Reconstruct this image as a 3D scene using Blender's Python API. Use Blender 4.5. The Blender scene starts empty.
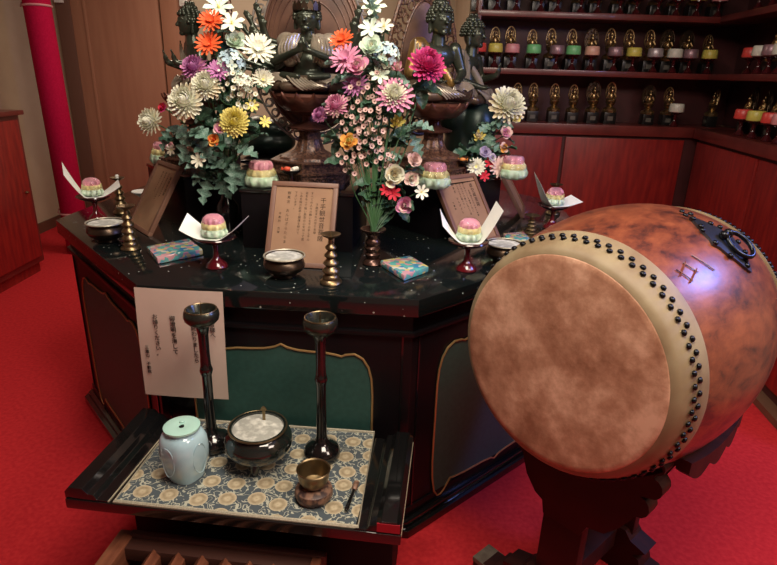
import bpy, bmesh, math, random
from mathutils import Vector, Matrix, Euler
PI = math.pi
random.seed(7)
S = bpy.context.scene
COL = S.collection
# ---------------------------------------------------------------- camera
F = 577.0; H = 1.45; PITCH = math.radians(20.0); ROLL = math.radians(1.75)
fwd = Vector((0, math.cos(PITCH), -math.sin(PITCH))); r0 = Vector((1, 0, 0)); u0 = r0.cross(fwd)
cright = math.cos(ROLL)*r0 + math.sin(ROLL)*u0
cup = -math.sin(ROLL)*r0 + math.cos(ROLL)*u0
cam = bpy.data.cameras.new('camera'); camo = bpy.data.objects.new('camera', cam); COL.objects.link(camo)
cam.sensor_width = 36; cam.lens = F/777*36; cam.clip_start = .02
R3 = Matrix((cright, cup, -fwd)).transposed()
camo.matrix_world = Matrix.Translation((0, 0, H)) @ R3.to_4x4()
S.camera = camo
# ---------------------------------------------------------------- world, lights, exposure
w = bpy.data.worlds.new('world'); S.world = w; w.use_nodes = True
w.node_tree.nodes['Background'].inputs[0].default_value = (1.0, .80, .70, 1)
w.node_tree.nodes['Background'].inputs[1].default_value = .21
def area(name, loc, target, size, power, color, sy=None):
    l = bpy.data.lights.new(name, 'AREA'); l.energy = power; l.color = color; l.size = size
    if sy: l.shape = 'RECTANGLE'; l.size_y = sy
    o = bpy.data.objects.new(name, l); COL.objects.link(o); o.location = loc
    o.rotation_euler = (Vector(target)-Vector(loc)).to_track_quat('-Z', 'Y').to_euler()
    return o
area('ceiling_light', (.35, .75, 2.52), (.15, 1.7, .6), .9, 31, (1.0, .86, .70))
area('altar_fill_light', (-.35, 1.35, 2.52), (-.3, 2.1, 1.3), .45, 13, (1.0, .90, .78))  # added fill lamp, brightens the statues from above and in front
area('rear_ceiling_light', (-1.2, 4.2, 2.52), (-1.2, 4.3, 0), .7, 16, (1.0, .80, .62))
area('side_ceiling_light', (1.75, .35, 2.52), (1.3, 1.3, 0), .9, 24, (1.0, .82, .70))
area('window_daylight', (2.22, 1.42, 2.12), (.6, 1.1, .95), .42, 15, (.22, .32, 1.0), .42)
S.view_settings.view_transform = 'Standard'; S.view_settings.look = 'None'
S.view_settings.gamma = 1; S.view_settings.exposure = 0.72
# ---------------------------------------------------------------- projection helpers (pixel of the photo -> point in the room)
def ray(x, y): return fwd*F + cright*(x-388.5) - cup*(y-282.5)
def at(x, y, z):
    d = ray(x, y); return d*((z-H)/d.z) + Vector((0, 0, H))
def aty(x, y, Y):
    d = ray(x, y); return d*(Y/d.y) + Vector((0, 0, H))
# ---------------------------------------------------------------- materials
MATS = {}
def mat(name, col, rough=.5, metal=0, col2=None, scale=20, bump=0, coat=0, spec=None, emit=None, trans=0, stretch=None, lo=.35, hi=.65, bscale=None, detail=4, ior=None):
    m = bpy.data.materials.new(name); m.use_nodes = True; nt = m.node_tree; b = nt.nodes['Principled BSDF']
    b.inputs['Base Color'].default_value = (*col, 1); b.inputs['Roughness'].default_value = rough; b.inputs['Metallic'].default_value = metal
    if coat: b.inputs['Coat Weight'].default_value = coat; b.inputs['Coat Roughness'].default_value = .08
    if spec is not None: b.inputs['Specular IOR Level'].default_value = spec
    if trans: b.inputs['Transmission Weight'].default_value = trans
    if ior: b.inputs['IOR'].default_value = ior
    if col2 or bump:
        tc = nt.nodes.new('ShaderNodeTexCoord'); mp = nt.nodes.new('ShaderNodeMapping'); nt.links.new(tc.outputs['Object'], mp.inputs[0])
        if stretch: mp.inputs['Scale'].default_value = stretch
    if col2:
        n = nt.nodes.new('ShaderNodeTexNoise'); n.inputs['Scale'].default_value = scale; n.inputs['Detail'].default_value = detail
        r = nt.nodes.new('ShaderNodeValToRGB'); r.color_ramp.elements[0].position = lo; r.color_ramp.elements[1].position = hi
        r.color_ramp.elements[0].color = (*col, 1); r.color_ramp.elements[1].color = (*col2, 1)
        nt.links.new(mp.outputs[0], n.inputs['Vector']); nt.links.new(n.outputs['Fac'], r.inputs[0]); nt.links.new(r.outputs[0], b.inputs['Base Color'])
    if bump:
        n2 = nt.nodes.new('ShaderNodeTexNoise'); n2.inputs['Scale'].default_value = bscale or scale*3; n2.inputs['Detail'].default_value = 3
        bp = nt.nodes.new('ShaderNodeBump'); bp.inputs['Strength'].default_value = bump; bp.inputs['Distance'].default_value = .002
        nt.links.new(mp.outputs[0], n2.inputs['Vector']); nt.links.new(n2.outputs['Fac'], bp.inputs['Height']); nt.links.new(bp.outputs[0], b.inputs['Normal'])
    MATS[name] = m; return m
carpet = mat('red_carpet', (.50, .020, .028), .95, col2=(.60, .032, .038), scale=60, bump=.6, bscale=900, spec=.1)
wall_m = mat('beige_wall', (.42, .34, .24), .9, col2=(.46, .38, .27), scale=4)
ceil_m = mat('ceiling_paint', (.5, .45, .38), .9)
door_m = mat('tan_door', (.32, .15, .085), .55, col2=(.28, .125, .07), scale=3, stretch=(6, 6, .6))
frame_m = mat('brown_frame', (.12, .055, .035), .5)
cab_m = mat('red_lacquer_wood', (.17, .009, .010), .38, col2=(.28, .018, .014), scale=7, stretch=(5, 5, .7), coat=.15)
cabd_m = mat('red_lacquer_edge', (.10, .016, .014), .35, col2=(.15, .024, .02), scale=8, coat=.2)
shelf_m = mat('shelf_wood', (.05, .012, .013), .5, col2=(.07, .016, .017), scale=8)
lac = mat('black_lacquer', (.006, .006, .006), .12, coat=.6, bump=.03, bscale=30)
lacd = mat('black_lacquer_dull', (.006, .005, .006), .28, spec=.22)
green_m = mat('green_panel', (.022, .075, .062), .55, col2=(.028, .09, .075), scale=60)
lacm = None
gold_trim = mat('gold_trim', (.45, .29, .12), .4, .6)
brocade_edge = mat('mat_hem', (.50, .47, .36), .8, col2=(.32, .3, .22), scale=300)
wood_board = mat('board_wood', (.31, .185, .105), .6, col2=(.25, .14, .08), scale=9, stretch=(1, 1, 8), spec=.3)
wood_frame = mat('board_frame_wood', (.17, .085, .052), .5, col2=(.15, .07, .045), scale=14)
ink = mat('black_ink', (.008, .006, .006), .8, spec=.1)
paper_m = mat('note_paper', (.62, .50, .42), .7, col2=(.56, .44, .37), scale=6)
white_paper = mat('white_paper', (.80, .82, .78), .6)
brass = mat('aged_brass', (.27, .21, .12), .34, .95, col2=(.20, .14, .07), scale=25)
dbrass = mat('dark_bronze', (.10, .065, .04), .33, .85, col2=(.05, .035, .025), scale=20)
ash_m = mat('pale_ash', (.66, .67, .60), .95, col2=(.34, .35, .31), scale=50, lo=.3, hi=.55, bump=.5, bscale=150)
redlac = mat('red_lacquer', (.10, .006, .010), .12, coat=.7)
darklac = mat('dark_red_lacquer', (.035, .008, .008), .15, coat=.6)
bronze = mat('black_green_bronze', (.030, .038, .026), .28, .55, col2=(.060, .068, .048), scale=18)
robe_m = mat('robe_metal', (.40, .35, .27), .28, .35, col2=(.24, .20, .145), scale=14)
robe_shade = mat('robe_metal_shaded', (.13, .09, .06), .28, .4, col2=(.06, .04, .028), scale=14)  # darker robe copy for the lap: shade between the folds put into colour
goldr = mat('gilt_robe', (.52, .33, .10), .35, .8, col2=(.25, .15, .05), scale=16)
lotus_m = mat('lotus_copper', (.13, .048, .030), .34, .4, col2=(.06, .022, .016), scale=18)
carved = mat('carved_dark_wood', (.030, .013, .010), .4, .2, col2=(.16, .078, .045), scale=130, bump=.9, bscale=110, lo=.40, hi=.62)
halo_m = mat('halo_wood', (.13, .062, .038), .42, .2, col2=(.060, .028, .018), scale=10)
pale_metal = mat('pale_openwork', (.30, .27, .24), .4, .6)
rock_m = mat('dark_green_rock', (.012, .022, .018), .35, .3, col2=(.02, .04, .03), scale=9, bump=.5, bscale=14)
gilt = mat('small_gilt', (.50, .36, .17), .3, .9, col2=(.20, .12, .06), scale=60)
plinth_m = mat('statuette_plinth', (.008, .007, .007), .3)
plate_m = mat('grey_plate', (.12, .11, .095), .5, .3)
roll_m = mat('crimson_felt', (.34, .004, .035), .95, col2=(.40, .006, .045), scale=80, spec=.1)
ribbon = mat('pink_ribbon', (.55, .25, .25), .6)
slat_m = mat('offering_box_wood', (.24, .085, .045), .35, col2=(.14, .045, .025), scale=10, stretch=(6, 1, 6), coat=.2)
slatd_m = mat('offering_box_dark_wood', (.06, .022, .016), .5)
plastic = mat('white_plastic', (.6, .58, .52), .5)
stand_m = mat('drum_stand_wood', (.022, .007, .006), .5, col2=(.040, .010, .008), scale=6, stretch=(1, 1, 5), spec=.2)
stand_pale = mat('pale_foot_wood', (.16, .13, .10), .6, col2=(.10, .075, .055), scale=30)
iron = mat('black_iron', (.018, .020, .024), .22, .8)
plate_iron = mat('grey_iron_plate', (.08, .085, .10), .35, .85)
celadon = mat('pale_blue_glaze', (.38, .58, .66), .12, coat=.7, col2=(.44, .64, .70), scale=8)
celadon_lid = mat('pale_green_glaze', (.42, .70, .60), .12, coat=.7)
cushion_m = mat('mottled_cushion', (.26, .15, .10), .45, .2, col2=(.05, .03, .028), scale=60, lo=.42, hi=.58)
pot_m = mat('black_pot_glaze', (.010, .014, .012), .1, coat=.8)
redpaint = mat('red_paint_edge', (.30, .01, .02), .4)
ivory_edge = mat('ivory_edge', (.38, .34, .24), .5)
pinks = mat('pink_sugar', (.84, .30, .42), .45, col2=(.88, .42, .50), scale=60)
yellows = mat('yellow_sugar', (.86, .70, .30), .45, col2=(.88, .78, .42), scale=60)
greens = mat('pale_green_sugar', (.60, .82, .60), .45, col2=(.74, .86, .72), scale=60)
leaf_m = mat('green_leaf', (.022, .065, .035), .45, col2=(.06, .13, .085), scale=24)
leaf_p = mat('grey_green_leaf', (.19, .31, .25), .5, col2=(.06, .14, .10), scale=24)
stem_m = mat('stem_green', (.035, .10, .035), .5)
def glassm(name, col, rough=.04):
    m = bpy.data.materials.new(name); m.use_nodes = True; nt = m.node_tree; b = nt.nodes['Principled BSDF']
    b.inputs['Base Color'].default_value = (*col, 1); b.inputs['Roughness'].default_value = rough
    b.inputs['Transmission Weight'].default_value = 1; b.inputs['IOR'].default_value = 1.15
    return m
cupm = glassm('clear_plastic_cup', (.97, 1, .98))
# drum shell: polished reddish hardwood with dark burl figure
def drum_wood():
    m = mat('drum_shell_wood', (.2, .05, .02), .3, coat=.35)
    m.node_tree.nodes['Principled BSDF'].inputs['Coat Roughness'].default_value = .26
    nt = m.node_tree; b = nt.nodes['Principled BSDF']
    tc = nt.nodes.new('ShaderNodeTexCoord'); mp = nt.nodes.new('ShaderNodeMapping'); mp.inputs['Scale'].default_value = (1, 1, .6)
    n = nt.nodes.new('ShaderNodeTexNoise'); n.inputs['Scale'].default_value = 19; n.inputs['Detail'].default_value = 9; n.inputs['Roughness'].default_value = .7; n.inputs['Distortion'].default_value = .25
    r = nt.nodes.new('ShaderNodeValToRGB'); e = r.color_ramp.elements
    e[0].position = .36; e[0].color = (.050, .016, .012, 1); e[1].position = .66; e[1].color = (.27, .078, .032, 1)
    k = r.color_ramp.elements.new(.47); k.color = (.155, .040, .019, 1)
    n2 = nt.nodes.new('ShaderNodeTexNoise'); n2.inputs['Scale'].default_value = 60; n2.inputs['Detail'].default_value = 3
    bp = nt.nodes.new('ShaderNodeBump'); bp.inputs['Strength'].default_value = .25; bp.inputs['Distance'].default_value = .002
    L = nt.links.new
    L(tc.outputs['Object'], mp.inputs[0]); L(mp.outputs[0], n.inputs['Vector']); L(n.outputs['Fac'], r.inputs[0]); L(r.outputs[0], b.inputs['Base Color'])
    L(mp.outputs[0], n2.inputs['Vector']); L(n2.outputs['Fac'], bp.inputs['Height']); L(bp.outputs[0], b.inputs['Normal'])
    b.inputs['Roughness'].default_value = .34
    return m
shell_m = drum_wood()
def skin_mat():
    m = mat('drum_face_skin', (.3, .14, .07), .6)
    nt = m.node_tree; b = nt.nodes['Principled BSDF']; L = nt.links.new
    tc = nt.nodes.new('ShaderNodeTexCoord')
    n = nt.nodes.new('ShaderNodeTexNoise'); n.inputs['Scale'].default_value = 6.5; n.inputs['Detail'].default_value = 9; n.inputs['Roughness'].default_value = .68
    r = nt.nodes.new('ShaderNodeValToRGB'); e = r.color_ramp.elements
    e[0].position = .38; e[0].color = (.28, .125, .068, 1); e[1].position = .64; e[1].color = (.74, .47, .32, 1)
    k = r.color_ramp.elements.new(.5); k.color = (.46, .245, .148, 1)
    L(tc.outputs['Object'], n.inputs['Vector']); L(n.outputs['Fac'], r.inputs[0]); L(r.outputs[0], b.inputs['Base Color'])
    return m
skin_m = skin_mat()
flap_m = mat('drum_skin_edge', (.28, .225, .13), .55, col2=(.20, .14, .075), scale=11)
def brocade():
    m = mat('brocade_cloth', (.1, .1, .1), .8)
    nt = m.node_tree; b = nt.nodes['Principled BSDF']; L = nt.links.new; N = nt.nodes.new
    tc = N('ShaderNodeTexCoord'); v = N('ShaderNodeTexVoronoi'); v.inputs['Scale'].default_value = 14; v.inputs['Randomness'].default_value = .38; v.voronoi_dimensions = '2D'
    mask = N('ShaderNodeMath'); mask.operation = 'LESS_THAN'; mask.inputs[1].default_value = .33
    L(tc.outputs['Object'], v.inputs['Vector']); L(v.outputs['Distance'], mask.inputs[0])
    n = N('ShaderNodeTexNoise'); n.inputs['Scale'].default_value = 42; n.inputs['Detail'].default_value = 1; n.inputs['Distortion'].default_value = 1.2
    L(tc.outputs['Object'], n.inputs['Vector'])
    # scroll lines: thin contour of the noise
    s1 = N('ShaderNodeMath'); s1.operation = 'SUBTRACT'; s1.inputs[1].default_value = .5; a1 = N('ShaderNodeMath'); a1.operation = 'ABSOLUTE'; l1 = N('ShaderNodeMath'); l1.operation = 'LESS_THAN'; l1.inputs[1].default_value = .035
    L(n.outputs['Fac'], s1.inputs[0]); L(s1.outputs[0], a1.inputs[0]); L(a1.outputs[0], l1.inputs[0])
    bg = N('ShaderNodeMix'); bg.data_type = 'RGBA'; bg.inputs[6].default_value = (.060, .080, .092, 1); bg.inputs[7].default_value = (.42, .43, .34, 1); L(l1.outputs[0], bg.inputs[0])
    sn = N('ShaderNodeMath'); sn.operation = 'SINE'; mu = N('ShaderNodeMath'); mu.operation = 'MULTIPLY'; mu.inputs[1].default_value = 24
    L(v.outputs['Distance'], mu.inputs[0]); L(mu.outputs[0], sn.inputs[0])
    md = N('ShaderNodeMix'); md.data_type = 'RGBA'; md.inputs[6].default_value = (.27, .215, .125, 1); md.inputs[7].default_value = (.50, .43, .29, 1)
    n9 = N('ShaderNodeTexNoise'); n9.inputs['Scale'].default_value = 130; L(tc.outputs['Object'], n9.inputs['Vector']); a9 = N('ShaderNodeMath'); a9.operation = 'MULTIPLY_ADD'; a9.inputs[1].default_value = .35; L(sn.outputs[0], a9.inputs[0]); L(n9.outputs['Fac'], a9.inputs[2]); L(a9.outputs[0], md.inputs[0])
    fin = N('ShaderNodeMix'); fin.data_type = 'RGBA'; L(mask.outputs[0], fin.inputs[0]); L(bg.outputs[2], fin.inputs[6]); L(md.outputs[2], fin.inputs[7]); L(fin.outputs[2], b.inputs['Base Color'])
    return m
brocade_m = brocade()
def floral():
    m = mat('floral_wrapping', (.1, .5, .5), .15, coat=.8)
    nt = m.node_tree; b = nt.nodes['Principled BSDF']; L = nt.links.new; N = nt.nodes.new
    tc = N('ShaderNodeTexCoord'); v = N('ShaderNodeTexVoronoi'); v.inputs['Scale'].default_value = 58; L(tc.outputs['Object'], v.inputs['Vector'])
    r = N('ShaderNodeValToRGB'); r.color_ramp.interpolation = 'CONSTANT'; e = r.color_ramp.elements
    e[0].position = 0; e[0].color = (.12, .36, .36, 1); e[1].position = .24; e[1].color = (.55, .30, .34, 1)
    for p, c in ((.48, (.62, .52, .20, 1)), (.62, (.10, .45, .40, 1)), (.78, (.62, .62, .52, 1)), (.9, (.06, .25, .45, 1))):
        k = r.color_ramp.elements.new(p); k.color = c
    sp = N('ShaderNodeSeparateColor'); L(v.outputs['Color'], sp.inputs[0]); L(sp.outputs[0], r.inputs[0]); L(r.outputs[0], b.inputs['Base Color'])
    return m
floral_m = floral()
def table_mat():   # black lacquer with pale specks of fallen ash and dust
    m = mat('lacquer_table_top', (.006, .008, .008), .1, coat=.7)
    nt = m.node_tree; b = nt.nodes['Principled BSDF']; L = nt.links.new; N = nt.nodes.new
    tc = N('ShaderNodeTexCoord'); v = N('ShaderNodeTexVoronoi'); v.inputs['Scale'].default_value = 46; L(tc.outputs['Object'], v.inputs['Vector'])
    lt = N('ShaderNodeMath'); lt.operation = 'LESS_THAN'; lt.inputs[1].default_value = .13; L(v.outputs['Distance'], lt.inputs[0])
    sp = N('ShaderNodeSeparateColor'); L(v.outputs['Color'], sp.inputs[0]); g = N('ShaderNodeMath'); g.operation = 'GREATER_THAN'; g.inputs[1].default_value = .72; L(sp.outputs[0], g.inputs[0])
    mm = N('ShaderNodeMath'); mm.operation = 'MULTIPLY'; L(lt.outputs[0], mm.inputs[0]); L(g.outputs[0], mm.inputs[1])
    mx = N('ShaderNodeMix'); mx.data_type = 'RGBA'; mx.inputs[6].default_value = (.006, .009, .009, 1); mx.inputs[7].default_value = (.42, .46, .40, 1); L(mm.outputs[0], mx.inputs[0]); L(mx.outputs[2], b.inputs['Base Color'])
    return m
table_m = table_mat()
table_m.node_tree.nodes['Principled BSDF'].inputs['Coat Weight'].default_value = .4
# ---------------------------------------------------------------- mesh collector
class G:
    def __init__(s): s.v = []; s.f = []; s.mi = []
    def add(s, vs, fs, M=None, mi=0):
        n = len(s.v)
        s.v += [tuple(M @ Vector(p)) for p in vs] if M is not None else [tuple(p) for p in vs]
        s.f += [tuple(i+n for i in f) for f in fs]; s.mi += [mi]*len(fs); return s
    def box(s, x0, x1, y0, y1, z0, z1, M=None, mi=0):
        vs = [(x, y, z) for z in (z0, z1) for y in (y0, y1) for x in (x0, x1)]
        return s.add(vs, [(0, 2, 3, 1), (4, 5, 7, 6), (0, 1, 5, 4), (2, 6, 7, 3), (0, 4, 6, 2), (1, 3, 7, 5)], M, mi)
    def prism(s, poly, z0, z1, M=None, mi=0, scale_top=1, mid=None):
        n = len(poly); vs = [(x, y, z0) for x, y in poly]+[(x*scale_top, y*scale_top, z1) for x, y in poly]
        fs = [tuple(range(n-1, -1, -1)), tuple(range(n, 2*n))]+[(i, (i+1) % n, n+(i+1) % n, n+i) for i in range(n)]
        return s.add(vs, fs, M, mi)
    def lathe(s, prof, n=28, M=None, mi=0, lobes=0, amp=0, fl=None):
        vs = []; fs = []; rings = []
        for r, z in prof:
            if r <= 1e-6: rings.append([len(vs)]); vs.append((0, 0, z))
            else:
                ring = []
                for k in range(n):
                    a = 2*PI*k/n; rr = r*(1+amp*math.cos(lobes*a)) if lobes else r
                    ring.append(len(vs)); vs.append((rr*math.cos(a), rr*math.sin(a), z))
                rings.append(ring)
        for A, B in zip(rings, rings[1:]):
            if len(A) == 1 and len(B) == 1: continue
            for k in range(n):
                k2 = (k+1) % n
                if len(A) == 1: fs.append((A[0], B[k2], B[k]))
                elif len(B) == 1: fs.append((A[k], A[k2], B[0]))
                else: fs.append((A[k], A[k2], B[k2], B[k]))
        return s.add(vs, fs, M, mi)
    def tube(s, pts, r, n=8, M=None, mi=0, closed=False, flat=1):
        pts = [Vector(p) for p in pts]; N = len(pts); rs = r if isinstance(r, (list, tuple)) else [r]*N
        vs = []; fs = []; prev = None
        for i, p in enumerate(pts):
            if closed: t = (pts[(i+1) % N]-pts[i-1])
            else: t = pts[min(i+1, N-1)]-pts[max(i-1, 0)]
            t = t.normalized() if t.length > 1e-9 else Vector((0, 0, 1))
            if prev is None: u = t.orthogonal().normalized()
            else:
                u = prev-t*prev.dot(t); u = u.normalized() if u.length > 1e-6 else t.orthogonal().normalized()
            prev = u; b = t.cross(u)
            for k in range(n):
                a = 2*PI*k/n; vs.append(p+u*(math.cos(a)*rs[i])+b*(math.sin(a)*rs[i]*flat))
        for i in range(N if closed else N-1):
            j = (i+1) % N
            for k in range(n): fs.append((i*n+k, i*n+(k+1) % n, j*n+(k+1) % n, j*n+k))
        if not closed: fs += [tuple(range(n-1, -1, -1)), tuple((N-1)*n+k for k in range(n))]
        return s.add(vs, fs, M, mi)
    def sph(s, c, r, nu=12, nv=8, M=None, mi=0, rot=None):
        r = r if isinstance(r, (tuple, list)) else (r, r, r)
        T = Matrix.Translation(c) @ (rot if rot is not None else Matrix()) @ Matrix.Diagonal((*r, 1))
        if M is not None: T = M @ T
        prof = [(math.sin(PI*i/nv), -math.cos(PI*i/nv)) for i in range(nv+1)]; prof[0] = (0, -1); prof[-1] = (0, 1)
        return s.lathe(prof, nu, T, mi)
    def build(s, name, mats, parent=None, loc=None, rotz=0, M=None, bevel=0, smooth=True, ang=38, recalc=True):
        me = bpy.data.meshes.new(name); me.from_pydata(s.v, [], s.f)
        mats = mats if isinstance(mats, (list, tuple)) else [mats]
        for m in mats: me.materials.append(m)
        me.polygons.foreach_set('material_index', s.mi)
        if recalc:
            bm = bmesh.new(); bm.from_mesh(me); bmesh.ops.recalc_face_normals(bm, faces=bm.faces)
            if bevel: bmesh.ops.bevel(bm, geom=[e for e in bm.edges if len(e.link_faces) == 2 and e.calc_face_angle(0) > .5], offset=bevel, segments=2, affect='EDGES', profile=.6)
            bm.to_mesh(me); bm.free()
        if smooth:
            me.polygons.foreach_set('use_smooth', [True]*len(me.polygons)); me.set_sharp_from_angle(angle=math.radians(ang))
        o = bpy.data.objects.new(name, me); COL.objects.link(o)
        if parent: o.parent = parent
        if M is not None: o.matrix_local = M
        if loc is not None: o.location = loc
        if rotz: o.rotation_euler.z = rotz
        return o
def tag(o, label=None, cat=None, group=None, kind=None):
    if label: o['label'] = label
    if cat: o['category'] = cat
    if group: o['group'] = group
    if kind: o['kind'] = kind
    return o
def thing(name, label, cat, loc=(0, 0, 0), rotz=0, group=None):
    o = bpy.data.objects.new(name, None); COL.objects.link(o); o.location = loc; o.rotation_euler = (0, 0, rotz); o.empty_display_size = .02
    return tag(o, label, cat, group)
def dup(root, loc, rotz, label=None, group=None, scale=None):
    def cp(o, parent):
        c = o.copy(); COL.objects.link(c)
        if parent: c.parent = parent
        for ch in list(o.children):
            if ch is not c: cp(ch, c)
        return c
    r = cp(root, None); r.location = loc; r.rotation_euler = (0, 0, rotz)
    if scale: r.scale = scale
    if label: r['label'] = label
    if group: r['group'] = group
    return r
def struct(o): o['kind'] = 'structure'; return o
def blob(prims, voxel, name, m, parent=None, smooth=3, M=None):
    """one continuous surface grown over ellipsoids ('e') and tapered limbs ('c')"""
    g = G()
    for p in prims:
        if p[0] == 'e': g.sph(p[1], p[2], 20, 14, rot=p[3] if len(p) > 3 else None)
        else:
            a, b = Vector(p[1]), Vector(p[2]); n = 7
            g.tube([a.lerp(b, i/n) for i in range(n+1)], [p[3]+(p[4]-p[3])*i/n for i in range(n+1)], 12)
            g.sph(a, p[3], 12, 8); g.sph(b, p[4], 12, 8)
    o = g.build(name, m, None, smooth=True)
    md = o.modifiers.new('r', 'REMESH'); md.mode = 'VOXEL'; md.voxel_size = voxel; md.use_smooth_shade = True
    sm = o.modifiers.new('s', 'SMOOTH'); sm.iterations = smooth; sm.factor = .5
    dg = bpy.context.evaluated_depsgraph_get(); me = bpy.data.meshes.new_from_object(o.evaluated_get(dg))
    me.name = name; old = o.data; o.modifiers.clear(); o.data = me; bpy.data.meshes.remove(old)
    for p in me.polygons: p.use_smooth = True
    if parent: o.parent = parent
    if M is not None: o.matrix_local = M
    return o
def textmesh(name, cols, parent, M, mat_, ext=.0004):
    """vertical Japanese writing: cols = (x, top, size, pitch, text)"""
    g = G()
    for x, top, size, pitch, txt in cols:
        for i, ch in enumerate(txt):
            if ch in ' \u3000': continue
            c = bpy.data.curves.new('t', 'FONT'); c.body = ch; c.size = size; c.align_x = 'CENTER'; c.resolution_u = 2; c.extrude = ext
            o = bpy.data.objects.new('t', c); COL.objects.link(o)
            dg = bpy.context.evaluated_depsgraph_get(); me = bpy.data.meshes.new_from_object(o.evaluated_get(dg))
            g.add([(v.co.x+x, v.co.y+top-pitch*(i+1), v.co.z) for v in me.vertices], [tuple(p.vertices) for p in me.polygons])
            bpy.data.meshes.remove(me); bpy.data.objects.remove(o); bpy.data.curves.remove(c)
    return g.build(name, mat_, parent, M=M, smooth=False, recalc=False)
def basis(o, x, y, z):
    M = Matrix((Vector(x).normalized(), Vector(y).normalized(), Vector(z).normalized())).transposed().to_4x4()
    return Matrix.Translation(o) @ M
# ================================================================ THE ROOM
XL, XR, YB, YF, ZC = -3.15, 2.35, 5.4, -1.2, 2.6
struct(G().box(XL-.1, XR+.1, YF-.1, YB+.1, -.1, 0).build('floor', carpet, smooth=False))
struct(G().box(XL-.1, XR+.1, YF-.1, YB+.1, ZC, ZC+.1).build('ceiling', ceil_m, smooth=False))
struct(G().box(XL-.1, XL, YF, YB, 0, ZC).build('wall_left', wall_m, smooth=False))
struct(G().box(XR, XR+.1, YF, 1.1, 0, ZC).box(XR, XR+.1, 1.75, YB, 0, ZC).box(XR, XR+.1, 1.1, 1.75, 0, 1.8).box(XR, XR+.1, 1.1, 1.75, 2.45, ZC).build('wall_right', wall_m, smooth=False))
struct(G().box(XL-.1, XR+.1, YF-.1, YF, 0, ZC).build('wall_front', wall_m, smooth=False))
wb = struct(G().box(XL-.1, .62, YB, YB+.1, 0, ZC).box(.5, .6, 4.32, YB, 0, ZC).box(.5, XR+.1, 4.28, 4.36, 0, ZC).build('wall_back', wall_m, smooth=False))
struct(G().box(XL, XL+.015, YF, YB, 0, .09).build('baseboard_left', frame_m, smooth=False))
struct(G().box(XL+.02, .5, YB-.015, YB, 0, .09).build('baseboard_back', frame_m, smooth=False))
wn = thing('window_1', None, None, (XR, 1.42, 2.12)); wn['kind'] = 'structure'
del_keys = None
G().box(0, .05, -.33, .33, -.33, -.29).box(0, .05, -.33, .33, .29, .33).box(0, .05, -.33, -.29, -.29, .29).box(0, .05, .29, .33, -.29, .29).box(.01, .04, -.012, .012, -.29, .29).build('window_frame', frame_m, wn)
# the tan double door in the far left of the back wall
Yd = YB
def dx(px, z=.9):   # x on the back wall below a pixel column near eye height
    d = ray(px, 80); return d.x*(Yd/d.y)
d1 = thing('door_1', None, None, (0, Yd, 0)); d1['kind'] = 'structure'
xa, xb, xc, xd = dx(70), dx(86), dx(168), dx(192)
G().box(xa, xb-.02, -.06, 0, 0, 2.3).box(xd-.01, xd+.05, -.06, 0, 0, 2.3).box(xa, xd+.05, -.06, 0, 2.3, 2.38).build('door_frame', frame_m, d1, bevel=.004)
G().box(xb-.02, xc-.008, -.05, 0, 0, 2.3).box(dx(97)-.012, dx(97)+.012, -.058, -.045, 0, 2.3).build('door_leaf', door_m, d1, bevel=.003)
G().box(xc+.008, xd-.01, -.045, 0, 0, 2.3).build('door_leaf', door_m, d1, bevel=.003)
for px in (64, 187):
    g = G(); x = aty(px, 5, Yd).x; g.box(x-.035, x+.035, -.09, -.06, 1.92, 2.14)
    for k in range(5): g.box(x-.02, x+.02, -.095, -.09, 1.94+k*.036, 1.955+k*.036)
    tag(g.build('wall_switch', plastic, None, loc=(0, Yd, 0), bevel=.004), 'white plastic fitting on the wall %s of the tan door, at the photo\'s top edge' % ('left' if px < 100 else 'right'), 'wall fitting')
# ---- left red cabinet
cz = 1.14
lc = thing('red_cabinet', 'low red wooden cabinet against the left wall with one plain door', 'cabinet', (-2.52, 4.03, 0))
G().box(-.62, -.02, -1.9, 0, .08, cz-.03).build('body', cabd_m, lc, bevel=.004)
G().box(-.62, .01, -1.9, .02, cz-.03, cz).build('top', cabd_m, lc, bevel=.004)
G().box(-.62, -.05, -1.9, -.02, 0, .08).build('toe_kick', cab_m, lc)
dr = G().box(-.02, 0, -.93, -.05, .13, cz-.06).build('door', cab_m, lc, bevel=.003)
G().sph((.008, -.10, .60), (.012, .014, .009)).build('handle', brass, dr)
dr = G().box(-.02, 0, -1.85, -.95, .13, cz-.06).build('door', cab_m, lc, bevel=.003)
# ---- shelving along the back, and down the right wall
Zc = 1.168; Z2 = 1.498; Z1 = 1.83
SX0 = .50; SX1 = 1.955; SY = 3.90
def shelving(name, label, loc, rotz, x0, x1, posts, doors, handle_x=None):
    t = thing(name, label, 'shelf', loc, rotz)
    G().box(x0-.385*(x0 < .1), x1+.07*(x0 > .1), .30, .32, Zc, 2.55).build('back_panel', shelf_m, t)
    for z in (Z2, Z1, 2.12, 2.45): G().box(x0, x1, 0, .30, z-.035, z).build('shelf_board', cabd_m, t, bevel=.003)
    for x in posts: G().box(x, x+.022, 0, .30, Zc, 2.55).build('side_panel', cabd_m, t, bevel=.002)
    return t
def base_cab(name, label, loc, rotz, x0, x1, doors):
    t = thing(name, label, 'cabinet', loc, rotz)
    G().box(x0, x1, -.02, .32, Zc-.066, Zc).build('counter_top', cabd_m, t, bevel=.004)
    G().box(x0, x1, .02, .32, 0, Zc-.066).build('body', shelf_m, t)
    for a, b in doors: G().box(a+.012, b-.012, 0, .02, .09, Zc-.085).build('door', cab_m, t, bevel=.003)
    return t
shelving('wall_shelf', 'dark red wall shelf full of small gilt statuettes, along the back wall', (0, SY, 0), math.radians(.8), SX0, SX1+.30, (SX0,), None)
base_cab('wall_cabinet', 'red cabinet under the statuette shelves, along the back wall', (0, SY, 0), math.radians(.8), SX0, SX1+.30, [(.5, 1.13), (1.13, 1.94)])
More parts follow.
